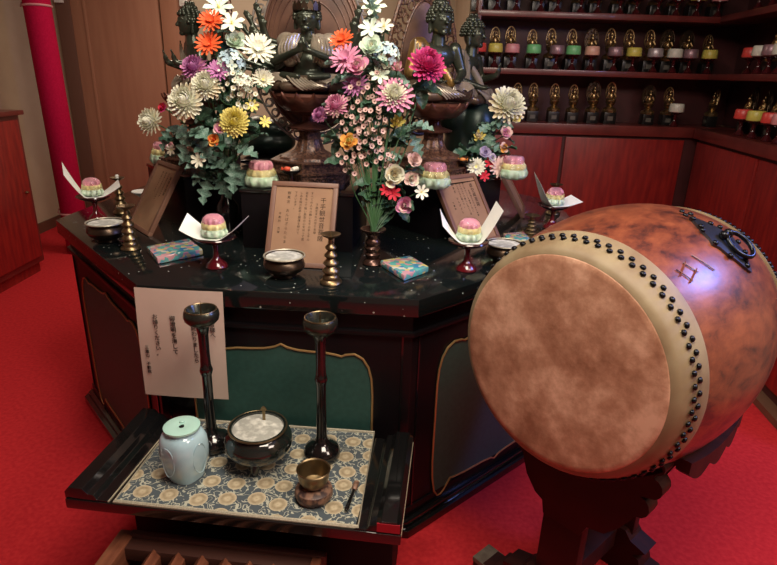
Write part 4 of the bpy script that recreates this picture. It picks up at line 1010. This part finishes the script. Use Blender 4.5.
def head_mesh(kind, cs):
    key = (kind, cs)
    if key in HEADS: return HEADS[key]
    rnd = random.Random(hash(kind) % 1 + len(HEADS)); g = G(); ms = [fm(c) for c in cs]; ms = ms if len(ms) > 1 else ms*2
    if kind == 'chrys':
        N = 130
        for i in range(N):
            f = (i+.5)/N; th = math.acos(1-1.30*f); a = i*2.39996; d = sphd(th*1.0, a)
            L_ = .62+.36*f**.8; petal(g, d*.16, d, UP, L_*rnd.uniform(.86, 1.04), .105, 1.25-.75*f, .55, 4, .55, mi=0 if f < .6 or rnd.random() < .55 else 1, base=.5)
        g.sph((0, 0, .12), .36, 10, 8, mi=0)
    elif kind == 'daisy':
        for ring, n, th, L_ in ((0, 15, 1.45, 1.0), (1, 15, 1.2, .88), (2, 10, .8, .55)):
            for i in range(n): a = 2*PI*(i+.5*(ring % 2))/n+rnd.uniform(-.06, .06); d = sphd(th+rnd.uniform(-.08, .08), a); petal(g, d*.10, d, UP, L_, .105, .15 if ring < 2 else .5, .35, 4, .45, mi=0)
        g.sph((0, 0, .06), (.17, .17, .10), 10, 6, mi=1)
    elif kind == 'star':
        for i in range(7): a = 2*PI*i/7; d = sphd(1.15+.1*(i % 2), a); petal(g, d*.05, d, UP, 1.0, .21, -.35, .4, 5, .08, mi=0)
        for i in range(5): a = 2*PI*i/5; petal(g, Vector((0, 0, 0)), sphd(.35, a), UP, .5, .03, 0, .3, 2, mi=1)
        g.sph((0, 0, .05), (.10, .10, .12), 8, 6, mi=1)
    elif kind == 'peony':
        for ring, n, th, L_, w_ in ((0, 7, 1.35, .95, .38), (1, 6, 1.0, .85, .34), (2, 6, .65, .72, .28), (3, 5, .38, .62, .20), (4, 3, .15, .55, .14)):
            for i in range(n): a = 2*PI*(i+.37*ring)/n; d = sphd(th+rnd.uniform(-.12, .12), a+rnd.uniform(-.15, .15)); petal(g, d*.06, d, UP, L_*rnd.uniform(.82, 1.12), w_, rnd.uniform(.45, .95), .35, 6, .6, mi=rnd.choice((0, 0, 1)) if ring < 3 else 1)
    elif kind == 'cluster':
        for i in range(24):
            f = (i+.5)/24; d = sphd(math.acos(1-1.5*f), i*2.4); c = d*.75; u = d.orthogonal().normalized(); v = d.cross(u)
            for q in range(4): a = q*PI/2+i; dd = u*math.cos(a)+v*math.sin(a)+d*.35; petal(g, c, dd, d, .34, .13, -.2, .3, 3, .5, mi=i % 2)
            g.sph(c+d*.05, .06, 6, 4, mi=0)
    elif kind == 'wax':
        for i in range(5): a = 2*PI*i/5; d = sphd(1.3, a); petal(g, d*.1, d, UP, .85, .42, .35, .3, 3, .8, mi=0)
        g.sph((0, 0, .1), (.30, .30, .16), 8, 5, mi=1)
    elif kind == 'bud':
        for i in range(16): f = (i+.5)/16; d = sphd(.25+1.0*f, i*2.4); petal(g, d*.08, d, UP, .95, .16, 1.1, .5, 4, .4, mi=0 if i < 10 else 1)
    o = g.build('flower_head', ms, None, recalc=False, ang=60); me = o.data; bpy.data.objects.remove(o); HEADS[key] = me
    return me
def leaf_mesh(kind):
    if ('leaf', kind) in HEADS: return HEADS[('leaf', kind)]
    g = G(); n = 20; vs = []; fs = []
    for j in range(n+1):
        v = j/n
        if kind == 'lobed': wv = .27*max(0, math.sin(PI*min(1, v*.98+.02)))**.6*(1+.50*math.sin(v*PI*7.5))*(1-.25*v)
        elif kind == 'blade': wv = .13*math.sin(PI*(v*.93+.05))
        else: wv = .30*math.sin(PI*(v*.92+.05))**.8*(1+.06*math.sin(v*40))
        zc = -.35*v*v
        for k, u in enumerate((-1, -.5, 0, .5, 1)): vs.append((u*wv, v+.05*abs(u), zc+.10*abs(u)-.04*math.sin(v*20)*abs(u)))
    for j in range(n):
        for i in range(4): q = j*5+i; fs.append((q, q+1, q+6, q+5))
    o = g.add(vs, fs).build('leaf', leaf_p if kind == 'lobed' else leaf_m, None, recalc=False, ang=70); me = o.data; bpy.data.objects.remove(o); HEADS[('leaf', kind)] = me
    return me
def put(me, name, parent, M):
    o = bpy.data.objects.new(name, me); COL.objects.link(o); o.parent = parent; o.matrix_local = M; return o
def orient(p, fwd_, upish=Vector((0, 0, 1)), s=1.0):
    """local +y along fwd_, +z near upish"""
    y = Vector(fwd_).normalized(); x = y.cross(upish); x = x.normalized() if x.length > 1e-4 else y.orthogonal().normalized(); z = x.cross(y)
    return Matrix.Translation(p) @ Matrix((x, y, z)).transposed().to_4x4() @ Matrix.Diagonal((s, s, s, 1))
def curve_to(a, da, b, n=9):
    a, b = Vector(a), Vector(b); c1 = a+da*.09; c2 = b+Vector((0, 0, .12))*(min(1, (a-b).length*3)); P_ = []
    for i in range(n+1):
        t = i/n; P_.append(a*(1-t)**3+c1*3*t*(1-t)**2+c2*3*t*t*(1-t)+b*t**3)
    return P_
def flower(px, py, Y, r, kind, cs, label, vase, ctr, nleaf=1, name=None, cat='flower', group=None, face=None):
    r *= 1.2
    rnd = random.Random(px*31+py)
    p = aty(px, py, Y); c = Vector(ctr)
    d = Vector(face) if face else Vector(((p.x-c.x)*2.2, -.85, (p.z-c.z)*1.1+.42)); d.normalize()
    nm = name or {'chrys': 'chrysanthemum', 'daisy': 'daisy', 'star': 'lily', 'peony': 'peony', 'cluster': 'hydrangea', 'bud': 'flower_bud', 'wax': 'waxflower'}[kind]
    t = thing(nm, label, cat, vase, 0, group)
    lp = p-Vector(vase)
    put(head_mesh(kind, cs), 'flower_head', t, Matrix.Translation(lp) @ d.to_track_quat('Z', 'Y').to_matrix().to_4x4() @ Matrix.Rotation(rnd.uniform(0, 6), 4, 'Z') @ Matrix.Diagonal((r, r, r, 1)))
    ofs = Vector((rnd.uniform(-.006, .006), rnd.uniform(-.006, .006), -.03))
    pts = curve_to(lp-d*r*.05, -d, ofs)
    G().tube(pts, [.0022]*5+[.0018]*(len(pts)-5), 6).build('stem', stem_m, t)
    for k in range(nleaf):
        i = rnd.randint(1, 4); q = pts[i]; dr_ = Vector((rnd.uniform(-1, 1), rnd.uniform(-1.0, .1), rnd.uniform(-.1, .6)))
        put(leaf_mesh(rnd.choice(('lobed', 'oval', 'oval'))), 'leaf', t, orient(q, dr_, s=rnd.uniform(.05, .085)))
    return t
CL = (-.60, 2.15, 1.36); CR = (-.03, 2.0, 1.28); C3 = (.36, 2.6, 1.18)
VLt, VRt, V3t = tuple(VL), tuple(VR), tuple(V3)
LB = [
 (219, 8, 2.08, .042, 'star', (GRN, YEL), 'pale green-white lily at the very top of the left bouquet'),
 (232, 24, 2.06, .036, 'star', (WHT, YEL), 'white lily right of the upper orange bloom in the left bouquet'),
 (211, 22, 2.04, .034, 'daisy', (ORG, ORG), 'orange daisy nearest the top of the left bouquet'),
 (209, 45, 2.03, .036, 'daisy', (ORG, ORG), 'lower of two orange daisies in the left bouquet'),
 (236, 44, 2.08, .034, 'peony', (GRN, WHT), 'pale green ruffled bloom right of the orange daisies'),
 (194, 68, 2.02, .036, 'chrys', (PUR, PNK), 'round mauve chrysanthemum left of the lilac cluster, below the orange daisies'),
 (258, 50, 2.05, .044, 'daisy', (WHT, GRN), 'white daisy reaching right toward the middle halo'),
 (231, 64, 2.03, .044, 'cluster', (BLU, GRN), 'pale blue-green flower cluster near the top right of the left bouquet'),
 (219, 71, 2.00, .030, 'daisy', (PUR, WHT), 'small purple daisy between mauve chrysanthemum and blue-green cluster'),
 (186, 102, 1.96, .050, 'chrys', (WHT, CRM), 'large cream chrysanthemum at the left bouquet\'s left shoulder'),
 (206, 86, 1.99, .042, 'chrys', (WHT, CRM), 'cream chrysanthemum above and right of the largest cream one, left bouquet'),
 (151, 122, 2.04, .040, 'chrys', (WHT, CRM), 'cream chrysanthemum at the far left tip of the left bouquet'),
 (164, 108, 2.06, .017, 'peony', (RED, MAG), 'tiny crimson bloom between two cream chrysanthemums, left bouquet'),
 (234, 122, 1.95, .040, 'chrys', (YEL, YEL), 'yellow chrysanthemum low in the left bouquet'),
 (221, 129, 1.95, .022, 'peony', (PAL, PNK), 'small pink rose beside the yellow chrysanthemum'),
 (214, 140, 1.95, .020, 'peony', (AMB, ORG), 'small amber rose below the pink rose, left bouquet'),
 (263, 80, 2.06, .030, 'daisy', (WHT, YEL), 'small white daisy at the right edge of the left bouquet'),
 (252, 106, 2.03, .020, 'star', (YEL, YEL), 'tiny yellow star flower above the yellow chrysanthemum'),
 (265, 122, 2.03, .018, 'star', (YEL, GRN), 'tiny yellow-green flower at the right bottom of the left bouquet'),
 (199, 160, 1.99, .024, 'star', (WHT, WHT), 'small white star flower hanging lowest in the left bouquet'),
 (243, 83, 2.01, .030, 'cluster', (GRN, WHT), 'pale green cluster below the blue-green one'),
 (172, 150, 2.06, .018, 'star', (WHT, YEL), 'small white star flower at the left bouquet\'s lower left'),
]
for a in LB: flower(a[0], a[1], a[2], a[3], a[4], a[5], a[6], VLt, CL, 2)
RB = [
 (374, 8, 1.98, .034, 'star', (GRN, YEL), 'pale green lily topping the middle bouquet'),
 (371, 30, 1.97, .034, 'star', (GRN, WHT), 'pale green lily second from the top of the middle bouquet'),
 (384, 27, 1.99, .026, 'star', (WHT, YEL), 'small white lily near the top right of the middle bouquet'),
 (372, 50, 1.94, .036, 'peony', (GRN, WHT), 'pale green-white bloom beside the purple daisy, middle bouquet'),
 (386, 56, 1.95, .040, 'cluster', (BLU, GRN), 'pale blue-white flower cluster in the middle bouquet'),
 (380, 76, 1.93, .028, 'star', (GRN, WHT), 'pale green lily low in the white spike of the middle bouquet'),
 (342, 41, 1.98, .032, 'daisy', (ORG, ORG), 'orange-red daisy beside the middle statue\'s shoulder'),
 (346, 60, 1.94, .042, 'daisy', (PNK, PUR), 'rose-pink daisy below the orange-red one'),
 (358, 69, 1.92, .036, 'peony', (PNK, PAL), 'ruffled pink bloom between pink daisy and white cluster'),
 (356, 86, 1.94, .034, 'daisy', (PUR, PUR), 'dusky purple daisy below the ruffled pink bloom'),
 (395, 97, 1.90, .048, 'daisy', (PNK, WHT), 'two-tone pink and white chrysanthemum right of centre in the middle bouquet'),
 (394, 95, 1.885, .034, 'chrys', (WHT, PNK), 'white chrysanthemum head nestled over the two-tone pink one'),
 (427, 66, 1.92, .049, 'chrys', (MAG, MAG), 'big magenta dahlia before the right statue'),
 (397, 70, 1.93, .026, 'bud', (PAL, PNK), 'half-open pale pink bud left of the magenta dahlia'),
 (336, 106, 1.90, .032, 'chrys', (PNK, PAL), 'pink pompom covering the right edge of the middle lotus seat'),
 (320, 115, 1.92, .022, 'chrys', (PUR, PNK), 'small mauve pompom left of the pink pompom'),
 (396, 124, 1.90, .034, 'bud', (YEL, YEL), 'yellow half-open bloom tipped sideways in the middle bouquet'),
 (350, 142, 1.89, .026, 'peony', (AMB, YEL), 'amber bloom at the left bottom of the middle bouquet'),
 (394, 176, 1.85, .036, 'peony', (WHT, CRM), 'round cream peony low in the middle bouquet'),
 (414, 160, 1.87, .024, 'peony', (PAL, PAL), 'pale pink rose just left of the sugar cake on the right block'),
 (411, 179, 1.86, .024, 'peony', (PAL, WHT), 'blush ruffled bloom right of the cream peony'),
 (393, 193, 1.84, .022, 'star', (RED, RED), 'red star flower just under the cream peony'),
 (386, 190, 1.84, .018, 'star', (RED, RED), 'small red flower left of the red star flower'),
 (403, 205, 1.83, .028, 'peony', (PNK, PAL), 'pink bloom hanging lowest in the middle bouquet'),
 (421, 192, 1.86, .022, 'star', (WHT, YEL), 'small cream flower below the sugar cake on the right block'),
]
for a in RB: flower(a[0], a[1], a[2], a[3], a[4], a[5], a[6], VRt, CR, 2)
TB = [
 (507, 106, 2.50, .066, 'chrys', (WHT, CRM), 'large cream chrysanthemum topping the third bouquet, before the shelves'),
 (478, 138, 2.42, .034, 'bud', (CRM, YEL), 'pale yellow half-open bloom at the left of the third bouquet'),
 (476, 167, 2.34, .030, 'daisy', (WHT, YEL), 'white daisy with yellow eye above the tilted board'),
 (490, 163, 2.37, .022, 'star', (RED, RED), 'red flower right of the white daisy, third bouquet'),
 (484, 176, 2.33, .020, 'star', (RED, RED), 'red flower touching the tilted board\'s top edge'),
 (485, 153, 2.38, .024, 'peony', (LIL, LIL), 'small lilac bloom above the red flowers'),
 (492, 158, 2.37, .017, 'peony', (LIL, WHT), 'tiny lilac bloom right of the lilac bloom'),
 (505, 134, 2.45, .026, 'peony', (PAL, PNK), 'blush rose under the large cream chrysanthemum'),
 (514, 119, 2.48, .024, 'peony', (YEL, CRM), 'small yellow bloom at the right under the large cream chrysanthemum'),
 (500, 168, 2.36, .036, 'daisy', (PAL, WHT), 'blush ruffled daisy at the block corner, third bouquet'),
 (503, 148, 2.42, .020, 'peony', (AMB, PAL), 'small amber bloom in the middle of the third bouquet'),
]
for a in TB: flower(a[0], a[1], a[2], a[3], a[4], a[5], a[6], V3t, C3, 2)
# waxflower sprays
def spray(px, py, Y, n, spread, cs, label, vase, seed, rr=.0100, bead=False):
    rnd = random.Random(seed); p = aty(px, py, Y); t = thing('waxflower_spray', label, 'flower spray', vase); lp = p-Vector(vase); base = lp+Vector((0, .02, -spread*1.1))
    G().tube(curve_to(base, Vector((0, 0, -1)), Vector((0, 0, -.03))), .002, 6).build('stem', stem_m, t)
    tw = G(); me = head_mesh('wax', cs)
    n = int(n*1.35)
    for k in range(n):
        a = k*2.4; q = math.sqrt((k+.5)/n)*spread*rnd.uniform(.9, 1.2); e = lp+Vector((q*math.cos(a), rnd.uniform(-.03, .02), q*math.sin(a)*1.1)); d = (Vector((math.cos(a)*.4, -1, math.sin(a)*.4+.3+rnd.uniform(-.2, .2)))).normalized()
        put(me, 'blossom', t, Matrix.Translation(e) @ d.to_track_quat('Z', 'Y').to_matrix().to_4x4() @ Matrix.Diagonal((rr, rr, rr, 1)))
        tw.tube([base, base.lerp(e, .5)+Vector((0, 0, -.01)), e], .0011, 5)
    tw.build('twigs', stem_m, t)
WX = ((.50, .34, .30), (.10, .03, .03)); WX2 = ((.62, .62, .50), (.30, .25, .08))
for i, (px, py, Y, n, sp, cs, lb, v) in enumerate([
  (362, 106, 1.91, 12, .055, WX, 'spray of tiny pink waxflowers above the amber bloom', VRt),
  (374, 124, 1.89, 14, .055, WX, 'spray of tiny pink waxflowers in the centre of the middle bouquet', VRt),
  (355, 128, 1.90, 10, .045, WX, 'spray of tiny pink waxflowers right over the amber bloom\'s top', VRt),
  (369, 146, 1.88, 12, .050, WX, 'spray of tiny pink waxflowers left above the cream peony', VRt),
  (350, 160, 1.90, 9, .040, WX, 'lowest left spray of tiny pink waxflowers, below the amber bloom', VRt),
  (372, 90, 1.93, 9, .042, WX, 'topmost spray of tiny pink waxflowers, under the white spike', VRt),
  (384, 160, 1.88, 7, .030, WX, 'small spray of pink waxflowers touching the cream peony\'s top', VRt),
  (232, 88, 2.0, 10, .050, WX2, 'spray of tiny white waxflowers under the blue-green cluster, left bouquet', VLt),
  (246, 98, 2.02, 8, .040, WX2, 'spray of tiny white waxflowers above the yellow chrysanthemum, left bouquet', VLt)]):
    spray(px, py, Y, n, sp, cs, lb, v, i)
# leafy sprigs that fill the bouquets
def sprig(px, py, Y, kinds, n, s, label, vase, seed, spread=1.0):
    rnd = random.Random(seed); p = aty(px, py, Y); t = thing('leaf_sprig', label, 'leaves', vase); lp = p-Vector(vase)
    pts = curve_to(lp, Vector((0, .2, -1)), Vector((0, 0, -.03))); G().tube(pts, .0024, 6).build('stem', stem_m, t)
    for k in range(n):
        a = 2*PI*k/n+rnd.uniform(-.3, .3); d = Vector((math.cos(a)*spread, -.55+rnd.uniform(-.35, .35), math.sin(a)*.75+.05)); q = pts[min(3, k % 4)]
        put(leaf_mesh(rnd.choice(kinds)), 'leaf', t, orient(q, d, Vector((0, -.6, 1)), s*rnd.uniform(.8, 1.15)))
for i, (px, py, Y, kd, n, s, lb, v) in enumerate([
  (190, 132, 2.00, ('lobed',), 6, .095, 'grey-green lobed leaves under the large cream chrysanthemum', VLt),
  (236, 148, 1.99, ('lobed', 'blade'), 8, .095, 'grey-green spiky leaves under the yellow chrysanthemum', VLt),
  (208, 165, 2.03, ('oval', 'lobed'), 8, .085, 'dark leaves hanging at the bottom of the left bouquet', VLt),
  (214, 110, 2.06, ('oval',), 7, .085, 'dark green leaves in the heart of the left bouquet', VLt),
  (245, 100, 2.09, ('oval', 'blade'), 7, .080, 'narrow dark leaves at the right of the left bouquet', VLt),
  (220, 60, 2.12, ('oval',), 7, .075, 'dark leaves behind the blue-green cluster', VLt),
  (222, 30, 2.12, ('oval',), 6, .065, 'dark leaves behind the orange daisies', VLt),
  (172, 128, 2.08, ('oval', 'lobed'), 6, .075, 'dark leaves at the left bouquet\'s outer left', VLt),
  (360, 105, 1.99, ('oval',), 8, .080, 'dark leaves behind the middle waxflowers', VRt),
  (340, 130, 1.96, ('oval', 'lobed'), 7, .070, 'leaves at the left edge of the middle bouquet', VRt),
  (385, 140, 1.95, ('oval',), 8, .080, 'dark leaves behind the cream peony\'s top', VRt),
  (412, 125, 1.95, ('lobed',), 6, .080, 'grey-green lobed leaf cluster below the magenta dahlia', VRt),
  (375, 182, 1.89, ('oval', 'lobed'), 8, .065, 'leaves left of the cream peony', VRt),
  (398, 200, 1.88, ('oval',), 6, .055, 'dark leaves under the red flowers', VRt),
  (385, 75, 2.00, ('oval',), 7, .070, 'dark leaves behind the white spike', VRt),
  (375, 30, 2.02, ('oval',), 5, .05, 'leaves near the top of the middle bouquet', VRt),
  (350, 75, 2.00, ('oval',), 7, .065, 'dark leaves behind the pink daisies', VRt),
  (420, 85, 1.97, ('oval',), 5, .075, 'dark leaves under the magenta dahlia', VRt),
  (490, 125, 2.48, ('lobed',), 7, .090, 'grey-green leaves left under the large cream chrysanthemum', V3t),
  (468, 150, 2.44, ('oval',), 7, .100, 'broad dark leaves at the left of the third bouquet', V3t),
  (490, 150, 2.46, ('oval', 'lobed'), 8, .085, 'dark leaves in the heart of the third bouquet', V3t),
  (460, 165, 2.42, ('oval',), 6, .075, 'dark leaves just above the tilted board\'s left corner', V3t)]):
    sprig(px, py, Y, kd, n, s, lb, v, 50+i)
# ================================================================ SHELF STATUETTES, GOBLETS AND OFFERINGS
def statuette(big):
    t = thing('gilt_statuette', None, None)
    G().box(-.030, .030, -.026, .026, 0, .048).build('plinth', plinth_m, t, bevel=.002)
    G().box(-.014, .014, -.0272, -.0262, .014, .032).build('name_plate', plate_m, t)
    g = G().lathe([(0, .048), (.030, .048), (.034, .056), (.030, .064), (.018, .070), (.012, .076), (.020, .082), (.024, .088), (0, .090)], 18, lobes=9, amp=.06)
    g.sph((0, -.002, .096), (.027, .020, .010)).sph((0, 0, .114), (.012, .010, .018)).sph((0, -.002, .138), (.0075, .009, .010)).sph((0, 0, .150), (.004, .004, .008))
    for x in (-1, 1): g.tube([(x*.013, 0, .128), (x*.022, -.004, .112), (x*.006, -.016, .104)], [.006, .005, .004], 6)
    g.build('figure', gilt, t)
    r = (.036, .050) if big else (.024, .040)
    h = G(); cz = .132
    h.tube([(r[0]*math.cos(a*PI/12), .016, cz+r[1]*math.sin(a*PI/12)) for a in range(24)], .0030, 6, closed=True)
    h.tube([(r[0]*.55*math.cos(a*PI/8), .016, cz+.012+r[0]*.55*math.sin(a*PI/8)) for a in range(16)], .0028, 6, closed=True)
    for k in range(10): a = 2*PI*k/10; h.tube([(r[0]*.5*math.cos(a), .016, cz+.01+r[0]*.5*math.sin(a)), (r[0]*math.cos(a), .016, cz+r[1]*math.sin(a))], .0022, 5)
    if big: h.prism([(r[0]*.98*math.cos(a*PI/12), cz+r[1]*.98*math.sin(a*PI/12)) for a in range(24)], -.020, -.018, M=MH)
    h.build('halo', dbrass if big else gilt, t)
    return t
sA, sB = statuette(False), statuette(True); usedA = [False, False]
def gob_proto():
    t = thing('red_goblet', None, None)
    G().lathe([(0, 0), (.019, 0), (.021, .004), (.016, .014), (.008, .024), (.006, .036), (.009, .042), (.006, .048), (.010, .056), (.022, .061), (.030, .066), (.030, .069), (0, .066)], 20).build('cup', mat('dim_red_lacquer', (.045, .005, .007), .12, coat=.8), t)
    return t
gP = gob_proto(); usedG = [False]
OC = {'red': (.60, .06, .05), 'yellow': (.55, .50, .10), 'pink': (.62, .26, .27), 'green': (.16, .50, .20), 'mauve': (.30, .19, .22), 'peach': (.62, .36, .27), 'silver': (.42, .38, .40), 'white': (.58, .60, .52)}
CM = {k: mat('wrapper_'+k, v, .35, col2=tuple(min(1, c*1.15) for c in v), scale=60, metal=.0 if k not in ('silver', 'mauve') else .4) for k, v in OC.items()}
cakeP = {}
def row_items(frame, z, items, rowname, run):
    """items: (kind, local x, local y, colour). frame = (origin, rot)"""
    o_, rot = frame; Rm_ = Matrix.Rotation(rot, 4, 'Z')
    cnt_ = {'s': 0, 'g': 0}
    tot = {'s': sum(i[0] in 'sb' for i in items), 'g': sum(i[0] == 'g' for i in items)}
    ords = ['first', 'second', 'third', 'fourth', 'fifth', 'sixth', 'seventh', 'eighth', 'ninth', 'tenth', 'eleventh', 'twelfth', 'thirteenth', 'fourteenth', 'fifteenth']
    for kind, x, y, c in items:
        p = Vector(o_)+(Rm_ @ Vector((x, y, 0))); p.z = z+.0006
        if kind in 'sb':
            n = ords[cnt_['s']]; cnt_['s'] += 1; src = sB if kind == 'b' else sA; k = 1 if kind == 'b' else 0
            lb = '%s statuette on black plinth, %s from left, %s' % ('oval-haloed gilt' if k else 'small gilt', n, rowname)
            if not usedA[k]: t = src; usedA[k] = True; t.location = p; t.rotation_euler.z = rot; tag(t, lb, 'statuette', 'gilt statuettes on the wall shelves')
            else: t = dup(src, p, rot, lb, 'gilt statuettes on the wall shelves')
            t['category'] = 'statuette'
            sc = random.Random(int(x*1000)+int(z*100)).uniform(1.20, 1.34); t.scale = (sc, sc, sc*1.14)
        else:
            n = ords[cnt_['g']]; cnt_['g'] += 1
            lb = 'red goblet under a %s offering, %s from left, %s' % (c, n, rowname)
            if not usedG[0]: t = gP; usedG[0] = True; t.location = p; t.rotation_euler.z = rot; tag(t, lb, 'goblet', 'red goblets on the wall shelves')
            else: t = dup(gP, p, rot, lb, 'red goblets on the wall shelves')
            t['category'] = 'goblet'
            if c not in cakeP:
                g = G().lathe([(0, 0), (.044, 0), (.047, .005), (.044, .046), (.040, .052), (0, .052)], 22, lobes=11, amp=.02); cakeP[c] = g.build('wrapped_offering', CM[c], None); q = cakeP[c]
            else: q = cakeP[c].copy(); COL.objects.link(q)
            t.scale = (1.32, 1.32, 1.32); q.location = p+Vector((0, 0, .0696*1.32)); q.rotation_euler.z = x*9
            tag(q, '%s round offering on the %s goblet from left, %s' % (c, n, rowname), 'offering', 'wrapped offerings on the wall shelves')
BF = ((0, SY, 0), math.radians(.8))
def xb(px, py, ly):   # local x on the back unit for a pixel
    return aty(px, py, SY+ly).x
r2 = [(479, 'red'), (495.5, 'yellow'), (512.5, 'pink'), (534, 'green'), (557.5, 'mauve'), (574, 'green'), (593, 'peach'), (616.5, 'mauve'), (635.5, 'yellow'), (657, 'silver'), (677, 'white'), (693, 'mauve'), (712.5, 'yellow')]
it = []
for px, c in r2: it.append(('g', xb(px, 52, .06), .055, c))
for px, c in [(479, 's'), (495.5, 's'), (511, 's'), (533, 's'), (552, 's'), (573, 's'), (593, 'b'), (612, 's'), (631, 's'), (652, 's'), (670, 'b'), (690, 'b'), (712, 's')]: it.append((c, xb(px, 45, .15), .15, None))
row_items(BF, Z2, it, 'middle shelf of the back wall', 0)
r1 = [(480, 'pink'), (497, 'yellow'), (516.5, 'white'), (541, 'green'), (558, 'mauve'), (581.5, 'pink'), (598.6, 'white'), (621, 'yellow'), (637.5, 'mauve'), (659.5, 'silver'), (678.5, 'mauve'), (699, 'yellow'), (720.7, 'pink')]
it = [('g', xb(px, 8, .06), .055, c) for px, c in r1]+[('s', xb(px-3, 5, .15), .15, None) for px, c in r1]
row_items(BF, Z1, it, 'upper shelf of the back wall', 0)
it = [(k, xb(px, 108, .12), .12, None) for px, k in ((517, 's'), (533, 's'), (554.5, 's'), (573.5, 's'), (593.6, 'b'), (611, 's'), (650, 'b'), (670, 's'))]+[('g', xb(678, 108, .04), .03, 'white')]
row_items(BF, Zc, it, 'red counter of the back wall', 0)
# right run: local +x runs toward the camera
RF = (tuple(RC), RR); Rinv = Matrix.Rotation(-RR, 4, 'Z')
def xr(px, py, z, ly):
    # intersect the pixel ray with the vertical plane local y = ly
    n = Matrix.Rotation(RR, 4, 'Z') @ Vector((0, 1, 0)); d = ray(px, py); o = Vector((0, 0, H)); p0 = RC+n*ly
    t = (p0-o).dot(n)/d.dot(n); w_ = o+d*t; return (Rinv @ (w_-RC)).x
it = [('s', xr(712, 110, 0, .13), .13, None), ('b', xr(748, 112, 0, .15), .15, None), ('b', xr(762, 114, 0, .15), .15, None), ('b', xr(776, 116, 0, .15), .15, None), ('g', xr(741, 125, 0, .05), .05, 'red'), ('g', xr(754, 126, 0, .05), .05, 'yellow'), ('g', xr(769, 128, 0, .05), .05, 'red'), ('g', xr(780, 130, 0, .05), .05, 'pink')]
row_items(RF, Zc, it, 'red counter of the right wall', 1)
it = [('g', xr(751, 70, 0, .12), .10, 'red'), ('g', xr(757, 72, 0, .05), .05, 'white'), ('g', xr(767, 72, 0, .05), .05, 'mauve'), ('g', xr(777, 74, 0, .05), .05, 'white'), ('s', xr(772, 45, 0, .15), .17, None)]
row_items(RF, Z2, it, 'middle shelf of the right wall', 1)
it = [('g', xr(759, 12, 0, .06), .05, 'white'), ('g', xr(773, 12, 0, .06), .05, 'white')]
row_items(RF, Z1, it, 'upper shelf of the right wall', 1)
